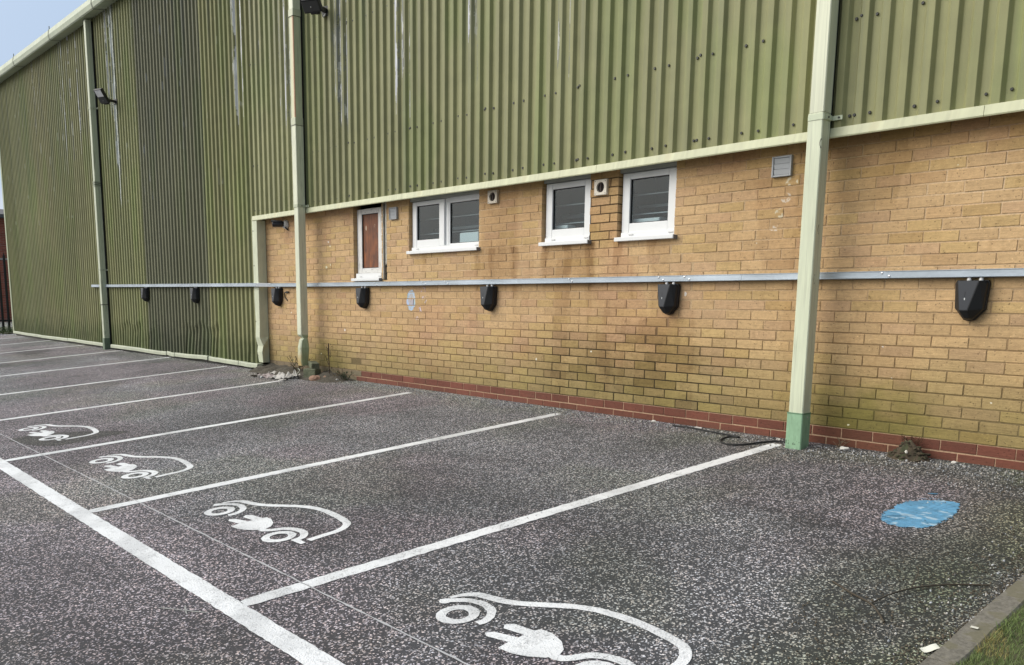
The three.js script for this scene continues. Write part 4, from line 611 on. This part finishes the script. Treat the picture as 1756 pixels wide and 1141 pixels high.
// ------------------------------------------------------------------ kerb, verge, grit
{
  rnd = mulberry(55);
  const kerb = thing('kerb', 'weathered concrete edging kerb along the right side of the bays', 'kerb');
  const km = new THREE.MeshStandardMaterial({ map: tex(512, 512, (i, j, o) => { const a = fbm(i / 70, j / 70, 5), b = fbm(i / 9, j / 9, 3), m = sm(.5, .68, a), k = .21 * (.8 + .6 * (b - .5) + .7 * (a - .5)); o[0] = mix(k, .12, m * .7); o[1] = mix(k * .92, .11, m * .7); o[2] = mix(k * .76, .065, m * .7); if (hsh(i, j) > .97) { o[0] *= 1.5; o[1] *= 1.5; o[2] *= 1.5; } }, true, true), roughness: .95 });
  for (let k = 0; k < 9; k++) { const z0 = .1 + k * .915, z1 = z0 + .91, a = rr(-.004, .004), q = (z, d) => { const y = gy(5.15, z); return [[5.095 + d, y - .2, z], [5.09 + d, y + .018, z], [5.102 + d, y + .034, z], [5.188 + d, y + .036, z], [5.198 + d, y + .026, z], [5.20 + d, y - .2, z]]; }; const R = []; for (let i = 0; i <= 8; i++) R.push(q(mix(z0, z1, i / 8), a + .006 * (vn(k * 8 + i, 3) - .5))); const g = loft(R), p = g.attributes.position, uv = new Float32Array(p.count * 2); for (let i = 0; i < p.count; i++) { uv[2 * i] = (p.getX(i) + p.getY(i)) * 2; uv[2 * i + 1] = p.getZ(i) * 2 + k * .37; } g.setAttribute('uv', new THREE.BufferAttribute(uv, 2)); mesh('kerb_stone', g, km, kerb); }
  // soil of the verge and its grass
  const P = [], I = [], N = 40; for (let j = 0; j <= N; j++) for (let i = 0; i <= 20; i++) { const x = 5.19 + i * .35, z = -.2 + j * .25; P.push(x, gy(x, z) + .012 + .03 * fbm(x * 4, z * 4, 3) + Math.min(.06, i * .02), z); } for (let j = 0; j < N; j++) for (let i = 0; i < 20; i++) { const a = j * 21 + i; I.push(a, a + 21, a + 1, a + 1, a + 21, a + 22); }
  const g = new THREE.BufferGeometry(); g.setAttribute('position', new THREE.Float32BufferAttribute(P, 3)); g.setIndex(I); g.computeVertexNormals(); tag(mesh('verge', g, mat([.075, .075, .035], { roughness: 1 })), 'strip of soil behind the kerb', null, null, 'structure');
  const blade = new THREE.BufferGeometry(); blade.setAttribute('position', new THREE.Float32BufferAttribute([-.0022, 0, 0, .0022, 0, 0, -.0014, .025, .006, .0022, 0, 0, .0014, .025, .006, -.0014, .025, .006, -.0014, .025, .006, .0014, .025, .006, 0, .048, .022], 3)); blade.computeVertexNormals();
  const n = 42000, im = new THREE.InstancedMesh(blade, new THREE.MeshPhysicalMaterial({ color: 0xffffff, roughness: .8, transmission: .25, thickness: 0, side: THREE.DoubleSide }), n), M = new THREE.Matrix4(), Q = new THREE.Quaternion(), E = new THREE.Euler();
  for (let i = 0; i < n; i++) { const x = 5.20 + Math.pow(rnd(), 1.3) * 1.0, z = 1.6 + rnd() * 2.6, cl = fbm(x * 9, z * 9, 3), s = .25 + .75 * cl * rnd() + .1; E.set(rr(-.6, .6), rnd() * 6.3, rr(-.6, .6)); M.compose(new THREE.Vector3(x, gy(x, z) + .022 + Math.min(.04, (x - 5.19) * .06), z), Q.setFromEuler(E), new THREE.Vector3(s, s, s)); im.setMatrixAt(i, M); const d = rnd(), dry = fbm(x * 5 + 9, z * 5, 3) > .56 && d > .4; im.setColorAt(i, dry ? lin(.26 + .1 * d, .23 + .08 * d, .10) : lin(.12 + .08 * d, .175 + .09 * d, .05 + .03 * d)); }
  im.name = 'grass'; tag(im, 'rough green grass growing behind the kerb', 'grass', null, 'stuff'); im.castShadow = im.receiveShadow = true; scene.add(im);
  // grit washed against the foot of the wall, loose chippings on the bays
  const st = new THREE.IcosahedronGeometry(1, 0), cnt = 15000, gi = new THREE.InstancedMesh(st, new THREE.MeshStandardMaterial({ color: 0xffffff, roughness: .9 }), cnt);
  for (let i = 0; i < cnt; i++) {
    let x, z; const crumb = i >= 11000, near = crumb ? .95 : rnd();
    if (near < .62) { x = rr(-3.6, 5.08); z = .02 + .22 * Math.pow(rnd(), 1.9) + .10 * fbm(x * 1.6, 3, 3); } else if (near < .70) { x = rr(-12, -5.3); z = .17 + .12 * rnd() * rnd(); } else if (near < .9) { x = rr(1.5, 5.08); z = rr(.2, 3.6); if (fbm(x * 1.2 + 5, z * 1.2, 3) < .50) z = rr(.2, .6); } else { x = 5.085 - (crumb ? .55 : .25) * Math.pow(rnd(), 2.2); z = rr(.3, 4); if (crumb && fbm(x * 4, z * 4, 3) < .45) x = 5.085 - .1 * rnd(); }
    const s = (near < .7 ? .0020 + .0050 * Math.pow(rnd(), 3) : .0018 + .0035 * Math.pow(rnd(), 2)), c = rnd(), L = crumb ? .035 + .07 * rnd() : c < .3 ? .06 + .1 * rnd() : .20 + .34 * rnd(), w = crumb ? .22 : rr(-.06, .10); E.set(rnd() * 6, rnd() * 6, rnd() * 6);
    M.compose(new THREE.Vector3(x, gy(x, z) + s * .5, z), Q.setFromEuler(E), new THREE.Vector3(s * rr(.9, 1.6), s * rr(.5, .9), s)); gi.setMatrixAt(i, M); gi.setColorAt(i, lin(L * (1 + w), L, L * (1 - w * 1.4)));
  }
  gi.name = 'gravel'; tag(gi, 'pale loose grit along the foot of the wall', 'gravel', null, 'stuff'); gi.castShadow = gi.receiveShadow = true; scene.add(gi);
}
// ------------------------------------------------------------------ debris
function rough(geo, amp, f, seed) { const p = geo.attributes.position, v = new THREE.Vector3(); for (let i = 0; i < p.count; i++) { v.fromBufferAttribute(p, i); const k = 1 + amp * (fbm(v.x * f + seed, v.y * f + v.z * f * 1.3, 3) - .5) * 2; p.setXYZ(i, v.x * k, v.y * k, v.z * k); } geo.computeVertexNormals(); return geo; }
const stoneGeo = (seed, amp = .45) => rough(new THREE.IcosahedronGeometry(1, 3), amp, 1.4, seed);
{
  rnd = mulberry(77);
  { // heap of dirt against the plinth
    const t = thing('dirt_heap', 'small dark heap of soil and moss against the red plinth', 'dirt heap'), cx = 3.885, cz = .075;
    const m = new THREE.MeshStandardMaterial({ map: tex(256, 256, (i, j, o) => { const a = fbm(i / 20, j / 20, 4), b = hsh(i, j), mo = sm(.5, .65, fbm(i / 30 + 9, j / 30, 3)); const k = .5 + a; o[0] = mix(.062, .052, mo) * k * (.7 + .6 * b); o[1] = mix(.047, .056, mo) * k * (.7 + .6 * b); o[2] = mix(.030, .028, mo) * k * (.7 + .6 * b); }, true, true), roughness: 1 });
    const P = [], U = [], I = [], A = 40, R = 12; for (let r = 0; r <= R; r++) for (let a = 0; a < A; a++) { const th = a / A * 2 * Math.PI, q = r / R, rx = .160 * q * (1 + .35 * (fbm(Math.cos(th) * 2 + 7, Math.sin(th) * 2, 2) - .5)), x = cx + Math.cos(th) * rx, z = cz + Math.sin(th) * rx * .6 + .0, h = .132 * Math.pow(1 - q, 1.1) + .045 * (fbm(x * 34, z * 34, 3) - .5) * (1 - q * .6); P.push(x, gy(x, z) - .008 + h, z); U.push(x * 4, z * 4 + h * 4); } for (let r = 0; r < R; r++) for (let a = 0; a < A; a++) { const b = (a + 1) % A; I.push(r * A + a, r * A + b, (r + 1) * A + a, r * A + b, (r + 1) * A + b, (r + 1) * A + a); }
    const g = new THREE.BufferGeometry(); g.setAttribute('position', new THREE.Float32BufferAttribute(P, 3)); g.setAttribute('uv', new THREE.Float32BufferAttribute(U, 2)); g.setIndex(I); g.computeVertexNormals(); mesh('mound', g, m, t);
    const cl = []; for (let i = 0; i < 60; i++) { const th = rnd() * 6.28, q = Math.sqrt(rnd()) * .95, s = rr(.006, .020), x = cx + Math.cos(th) * .150 * q, z = Math.max(.018, cz + Math.sin(th) * .075 * q), c = stoneGeo(i * 3.1, .8); c.scale(s * 1.5, s * .6, s); c.rotateY(rnd() * 6); c.rotateZ(rr(-.5, .5)); c.translate(x, gy(x, z) + .115 * Math.pow(1 - q, 1.1), z); cl.push(c); } mesh('clods', merge(cl), m, t);
    const tw = []; for (let i = 0; i < 34; i++) { const x = cx + rr(-.05, .05), z = cz - .03 + rr(-.02, .02), y = gy(x, z) + .09; tw.push(tube([[x, y, z], [x + rr(-.02, .02), y + .02, z + rr(-.01, .01)], [x + rr(-.045, .045), y + rr(.025, .06), z + rr(-.02, .03)]], .0014, 6, 4)); } mesh('dead_moss', merge(tw), mat([.075, .035, .018], { roughness: 1 }), t);
    const w = stoneGeo(4); w.scale(.009, .011, .007); w.translate(cx + .012, gy(cx, .14) + .055, .145); mesh('white_stone', w, mat([.55, .52, .46]), t);
  }
  { // loose cable lying beside the pipe
    const t = thing('loose_cable', 'thin black cable lying in a loop on the tarmac left of the downpipe', 'cable'), y = (x, z) => gy(x, z) + .009;
    const pts = [[1.98, .105], [2.15, .10], [2.33, .125], [2.50, .155], [2.62, .165], [2.66, .185], [2.60, .20], [2.58, .25], [2.60, .34], [2.66, .41], [2.74, .425], [2.82, .37], [2.87, .27], [2.93, .175], [3.00, .14], [3.07, .15]];
    mesh('cable', tube(pts.map(([x, z]) => [x, y(x, z), z]), .007, 90, 6), mat([.016, .016, .016], { roughness: .7 }), t);
  }
  // rubble below the crushed downpipe
  const conc = new THREE.MeshStandardMaterial({ map: tex(256, 256, (i, j, o) => { const a = fbm(i / 25, j / 25, 4), b = hsh(i, j), k = .6 + .8 * a * (.8 + .4 * b); o[0] = .125 * k; o[1] = .135 * k; o[2] = .085 * k; }, true, true), roughness: 1 });
  const block = (x, z, sx, sy, sz, ry, rz, yo, label) => { const t = thing('concrete_block', label, 'block'); const g = new RoundedBoxGeometry(sx, sy, sz, 4, .012), p = g.attributes.position; for (let i = 0; i < p.count; i++) { const n = (k) => .012 * (fbm(p.getX(i) * 22 + k, p.getY(i) * 22 + p.getZ(i) * 22, 2) - .5); p.setXYZ(i, p.getX(i) + n(1), p.getY(i) + n(5), p.getZ(i) + n(9)); } g.computeVertexNormals(); const m = mesh('block', g, conc, t); t.position.set(x, gy(x, z) + sy / 2 + yo, z); t.rotation.set(0, ry, rz); return t; };
  block(-3.80, .20, .20, .14, .13, .4, .0, -.01, 'lower mossy concrete block beside the crushed pipe foot'); block(-3.83, .16, .20, .075, .11, -.3, -.12, .135, 'upper mossy concrete block resting on the lower one');
  const stone = (x, z, sx, sy, sz, c, label, ry = 0) => { const t = thing('rubble_stone', label, 'stone'); const g = stoneGeo(x * 31 + z * 7, .5); g.scale(sx, sy, sz); mesh('stone', g, mat(c, { roughness: .95 }), t); t.position.set(x, gy(x, z) + sy * .55, z); t.rotation.y = ry; };
  stone(-3.56, .30, .072, .045, .05, [.27, .165, .115], 'larger pinkish stone in front of the dead weed stem', .4); stone(-3.46, .20, .04, .035, .03, [.26, .17, .12], 'small pinkish stone behind the larger one');
  stone(-3.22, .17, .03, .022, .022, [.42, .41, .38], 'small pale stone beside the dark plinth weed'); stone(-4.55, .55, .02, .015, .02, [.6, .6, .58], 'tiny white pebble at the near edge of the litter');
  { // crumpled plastic sheeting and scraps
    const t = thing('litter', 'torn white plastic sheeting and scraps lying below the crushed pipe', 'litter'); const pl = new THREE.MeshStandardMaterial({ color: lin(.42, .40, .37), roughness: .6, side: THREE.DoubleSide });
    const sheetG = (cx, cz, w, d, h, s, ry) => { const g = new THREE.PlaneGeometry(w, d, 26, 18); g.rotateX(-Math.PI / 2); const p = g.attributes.position; for (let i = 0; i < p.count; i++) { const x = p.getX(i), z = p.getZ(i), e = Math.max(Math.abs(x) / w, Math.abs(z) / d) * 2, n = Math.abs(fbm(x * 14 + s, z * 18, 3) - .5) * 2, k = 1 + .35 * (fbm(Math.atan2(z, x) * 2 + s, 3, 2) - .5); p.setXYZ(i, x * k, h * n * (1.1 - .55 * e) + .006, z * k); } g.rotateY(ry); const q = g.attributes.position; for (let i = 0; i < q.count; i++) { q.setXYZ(i, q.getX(i) + cx, q.getY(i) + gy(cx, q.getZ(i) + cz), q.getZ(i) + cz); } g.computeVertexNormals(); return g; };
    mesh('sheet', sheetG(-4.18, .42, .34, .20, .13, 3, .35), pl, t); mesh('sheet', sheetG(-4.55, .46, .40, .16, .08, 11, -.1), new THREE.MeshStandardMaterial({ color: lin(.26, .22, .215), roughness: .7, side: THREE.DoubleSide }), t); mesh('sheet', sheetG(-4.75, .30, .16, .10, .09, 23, .6), pl, t); mesh('sheet', sheetG(-4.02, .34, .22, .12, .22, 37, -.7), pl, t);
    const sc = []; for (let i = 0; i < 46; i++) { const x = rr(-5.05, -3.95), z = rr(.16, .55), s = rr(.008, .03), g = stoneGeo(i * 5.3, .7); g.scale(s * 1.7, s * .5, s); g.rotateY(rnd() * 6); g.rotateZ(rr(-.4, .4)); g.translate(x, gy(x, z) + s * .4, z); sc.push(g); } mesh('scraps', merge(sc.slice(0, 18)), pl, t); mesh('dirt_lumps', merge(sc.slice(18)), mat([.05, .042, .032], { roughness: 1 }), t);
    mesh('wire_loop', tube([[-3.98, gy(-4, .4) + .01, .40], [-3.93, gy(-4, .4) + .06, .40], [-3.87, gy(-4, .4) + .10, .36], [-3.90, gy(-4, .4) + .13, .33], [-3.96, gy(-4, .4) + .14, .32]], .004, 20, 5), mat([.5, .5, .42]), t);
  }
  // silt banked in the recess
  { const t = thing('silt', 'dark damp silt banked against the wall below the crushed pipe', 'silt', null, 'stuff'); const P = [], I = [], nx = 60, nz = 14; for (let j = 0; j <= nz; j++) for (let i = 0; i <= nx; i++) { const x = -5.38 + i / nx * 2.4, z = -.0 + j / nz * .42, e = Math.min(1, (1 - j / nz) * 1.6) * Math.min(1, (nx - i) / 10 * .6 + .1); P.push(x, gy(x, z) - .012 + .085 * e * (.4 + fbm(x * 7, z * 9, 4)) * sm(-.1, .4, 1 - z / .42), z); } for (let j = 0; j < nz; j++) for (let i = 0; i < nx; i++) { const a = j * (nx + 1) + i; I.push(a, a + nx + 1, a + 1, a + 1, a + nx + 1, a + nx + 2); } const g = new THREE.BufferGeometry(); g.setAttribute('position', new THREE.Float32BufferAttribute(P, 3)); g.setIndex(I); g.computeVertexNormals(); const p = g.attributes.position, uv = new Float32Array(p.count * 2); for (let i = 0; i < p.count; i++) { uv[2 * i] = p.getX(i) * 2; uv[2 * i + 1] = p.getZ(i) * 2; } g.setAttribute('uv', new THREE.BufferAttribute(uv, 2)); mesh('silt_bank', g, new THREE.MeshStandardMaterial({ map: tex(256, 256, (i, j, o) => { const a = fbm(i / 14, j / 14, 4), b = hsh(i, j), k = (.5 + a) * (.6 + .8 * b); o[0] = .060 * k; o[1] = .052 * k; o[2] = .038 * k; if (b > .975) { o[0] = o[1] = o[2] = .35; } }, true, true), roughness: 1 }), t); }
  // weeds
  const leafG = (s) => { const g = new THREE.BufferGeometry(); g.setAttribute('position', new THREE.Float32BufferAttribute([0, 0, 0, s * .32, s * .5, .1 * s, 0, s, 0, 0, 0, 0, 0, s, 0, -s * .32, s * .5, .1 * s], 3)); g.computeVertexNormals(); g.setAttribute('uv', new THREE.Float32BufferAttribute(new Float32Array(12), 2)); return g; };
  const leafM = (c) => new THREE.MeshPhysicalMaterial({ color: lin(...c), roughness: .9, transmission: .3, thickness: 0, side: THREE.DoubleSide });
  const weed = (label, cx, cz, n, h, spread, c, sc, nl) => { const t = thing('weed', label, 'weed'), S = [], Lf = []; for (let i = 0; i < n; i++) { const x = cx + rr(-spread, spread) * .4, z = Math.max(.03, cz + rr(-spread, spread) * .4), y = gy(x, z), hh = h * rr(.5, 1), ex = x + rr(-spread, spread), ez = Math.max(.03, z + rr(-spread, spread)); const pts = [[x, y, z], [mix(x, ex, .35), y + hh * .55, mix(z, ez, .35)], [ex, y + hh, ez]]; S.push(tube(pts, .0022, 8, 4)); for (let k = 0; k < nl; k++) { const u = rr(.25, 1), g = leafG(rr(.012, .028)); g.rotateX(rr(-1.2, 1.2)); g.rotateY(rnd() * 6.3); g.translate(mix(x, ex, u * u) + rr(-.012, .012), y + hh * u + rr(-.012, .012), mix(z, ez, u * u) + rr(-.012, .012)); Lf.push(g); } } mesh('stem', merge(S), mat(sc, { roughness: 1 }), t); mesh('foliage', merge(Lf), leafM(c), t); return t; };
  weed('scrubby weed with small brown green leaves left of the crushed pipe', -4.30, .12, 16, .30, .22, [.075, .075, .028], [.06, .04, .025], 11);
  weed('low dark green weed against the start of the red plinth', -3.13, .12, 12, .12, .09, [.040, .062, .022], [.06, .05, .03], 12);
  weed('sparse dry grass tuft before the dark plinth weed', -3.32, .09, 12, .17, .10, [.16, .13, .07], [.16, .12, .07], 2);
  weed('small dry tuft at the foot of the plinth right of the downpipe', 3.40, .06, 7, .085, .05, [.16, .11, .06], [.18, .13, .08], 1);
  { const t = thing('weed', 'tall bare weed stem standing right of the crushed pipe', 'weed'); const y = gy(0, .1); mesh('stem', merge([tube([[-3.50, y, .12], [-3.515, y + .16, .11], [-3.54, y + .30, .10], [-3.555, y + .46, .09]], .0075, 16, 6), tube([[-3.515, y + .18, .11], [-3.55, y + .23, .12], [-3.575, y + .30, .13]], .003, 8, 5), tube([[-3.54, y + .30, .10], [-3.575, y + .33, .09], [-3.59, y + .39, .08]], .003, 8, 5), tube([[-3.53, y + .27, .10], [-3.50, y + .33, .12], [-3.50, y + .37, .12]], .003, 8, 5)]), mat([.045, .028, .018], { roughness: 1 }), t); const L = []; for (let i = 0; i < 26; i++) { const g = leafG(rr(.014, .03)); g.rotateX(rr(-1.2, 1.2)); g.rotateY(rnd() * 6.3); g.translate(-3.53 + rr(-.05, .04), y + rr(.08, .44), .11 + rr(-.03, .03)); L.push(g); } mesh('dead_leaves', merge(L), leafM([.055, .045, .022]), t); }
  { const t = thing('dry_twig', 'thin dry forked twig lying on the tarmac near the kerb', 'twig'), p = (a) => a.map(([x, z, h]) => [x, gy(x, z) + .007 + (h ?? 0), z]); mesh('stem', merge([tube(p([[4.514, 2.358], [4.63, 2.426], [4.74, 2.48], [4.80, 2.545], [4.85, 2.61]]), .0042, 30, 5), tube(p([[4.735, 2.475], [4.765, 2.37, .012], [4.81, 2.235, .01], [4.90, 2.08], [5.02, 1.99]]), .0036, 30, 5), tube(p([[4.80, 2.24, .012], [4.77, 2.10, .03], [4.73, 2.02, .02]]), .0024, 14, 5)]), mat([.060, .048, .034], { roughness: 1 }), t); }
  { const t = thing('paper_scrap', 'white folded paper scrap lying against the kerb', 'litter'); const g = new THREE.PlaneGeometry(.062, .036, 8, 6); g.rotateX(-Math.PI / 2); const p = g.attributes.position; for (let i = 0; i < p.count; i++) p.setY(i, .008 + .006 * Math.sin(p.getX(i) * 60) + .01 * Math.abs(p.getZ(i) * 20)); g.computeVertexNormals(); mesh('paper', g, mat([.66, .66, .58], { side: THREE.DoubleSide }), t); t.position.set(5.066, gy(5, 2.72), 2.72); t.rotation.y = .9; t.rotation.x = .1; }
  { const t = thing('paper_scrap', 'tiny white scrap lying on top of the kerb', 'litter'); const g = new THREE.PlaneGeometry(.026, .014, 4, 3); g.rotateX(-1.4); mesh('paper', g, mat([.6, .58, .5], { side: THREE.DoubleSide }), t); t.position.set(5.14, gy(5, 2.5) + .040, 2.52); }
  const scrap = (x, z, s, label) => { const t = thing('plaster_chip', label, 'rubble'), g = rough(new THREE.IcosahedronGeometry(1, 1), .8, 1.6, x * 9); g.computeVertexNormals(); g.scale(s * 1.2, s * .55, s * .7); mesh('chip', g, mat([.56, .54, .50], { roughness: .9 }), t); t.position.set(x, gy(x, z) + s * .4, z); };
  scrap(2.21, .085, .022, 'white chip beside the loose cable, left of its loop'); scrap(3.46, .10, .026, 'white angular chip right of the green pipe foot'); scrap(4.17, .06, .018, 'pale chip on the plinth edge right of the dirt heap'); scrap(1.75, .06, .022, 'pinkish chip at the plinth foot under the cracked wall'); scrap(2.92, .07, .013, 'tiny white chip between cable loop and pipe foot');
}
// ------------------------------------------------------------------ far end: palisade fence, undergrowth, neighbouring house
{
  rnd = mulberry(99);
  const t = thing('palisade_fence', 'black steel palisade fence closing the far end of the car park', 'fence'), fm = mat([.012, .013, .016], { roughness: .4, metalness: .2 }), X = -22.6, yB = -.16;
  for (let i = 0; i < 34; i++) { const z = -4 + i * .155, g = loft([[[X, yB, z - .034], [X + .012, yB, z - .012], [X + .012, yB, z + .012], [X, yB, z + .034], [X - .004, yB, z]], [[X, 2.08, z - .034], [X + .012, 2.08, z - .012], [X + .012, 2.08, z + .012], [X, 2.08, z + .034], [X - .004, 2.08, z]], [[X, 2.19, z - .004], [X + .006, 2.2, z - .002], [X + .006, 2.2, z + .002], [X, 2.19, z + .004], [X - .002, 2.19, z]]]); mesh('pale', g, fm, t); }
  for (const y of [.18, 1.98]) mesh('rail', bx(X - .055, X - .006, y, y + .05, -4.1, 1.4, .004), mat(y > 1 ? [.35, .36, .38] : [.012, .013, .016]), t);
  for (const z of [-3.4, -.62, 1.3]) mesh('post', bx(X - .16, X - .06, yB - .1, 2.1, z - .03, z + .03, .004), fm, t);
  const u = thing('undergrowth', 'low mossy undergrowth along the foot of the black fence', 'undergrowth', null, 'stuff'); const L = []; for (let i = 0; i < 2600; i++) { const s = rr(.03, .07), g = new THREE.BufferGeometry(); g.setAttribute('position', new THREE.Float32BufferAttribute([0, 0, 0, s * .4, s * .5, 0, 0, s, 0, 0, 0, 0, 0, s, 0, -s * .4, s * .5, 0], 3)); g.rotateX(rr(-1.2, 1.2)); g.rotateY(rnd() * 6.3); g.translate(rr(-22.5, -20.9), gy(0, .3) + rnd() * rnd() * .22, rr(-2.6, 1.4)); L.push(g); } const gg = mergeGeometries(L); gg.computeVertexNormals(); mesh('leaves', gg, new THREE.MeshPhysicalMaterial({ color: lin(.05, .075, .02), roughness: .9, transmission: .3, thickness: 0, side: THREE.DoubleSide }), u);
  tag(mesh('soil', bx(-27, -20.9, -.5, -.105, -8, .12), mat([.045, .05, .022], { roughness: 1 })), 'mossy soil under the fence', null, null, 'structure');
  const h = thing('brick_house', 'red brick house behind the black fence at the far left', 'house'); const hm = new THREE.MeshStandardMaterial({ map: tex(256, 256, (i, j, o) => { const c = Math.floor(j / 12), bi = Math.floor((i + (c % 2) * 18) / 36), k = .8 + .4 * hsh(bi, c), mo = j % 12 < 2 || (i + (c % 2) * 18) % 36 < 2; o[0] = mo ? .26 : .26 * k; o[1] = mo ? .20 : .068 * k; o[2] = mo ? .16 : .04 * k; }, true, true), roughness: .9 });
  const wg = bx(-44, -36, -.5, 4.35, -12, -1.2), p = wg.attributes.position, uv = new Float32Array(p.count * 2); for (let i = 0; i < p.count; i++) { uv[2 * i] = (p.getZ(i) + p.getX(i)) / 1.57; uv[2 * i + 1] = p.getY(i) / 1.57; } wg.setAttribute('uv', new THREE.BufferAttribute(uv, 2)); mesh('wall', wg, hm, h);
  mesh('roof', loft([[[-44.4, 4.34, -.9], [-44.4, 4.34, -12.3], [-40, 5.0, -12.3], [-40, 5.0, -.9]], [[-35.6, 4.34, -.9], [-35.6, 4.34, -12.3], [-40, 5.02, -12.3], [-40, 5.02, -.9]]]), mat([.10, .09, .085]), h); mesh('gutter', bx(-35.95, -35.6, 4.28, 4.42, -12.3, -.9), mat([.08, .08, .085]), h);
}
renderer.render(scene, camera);
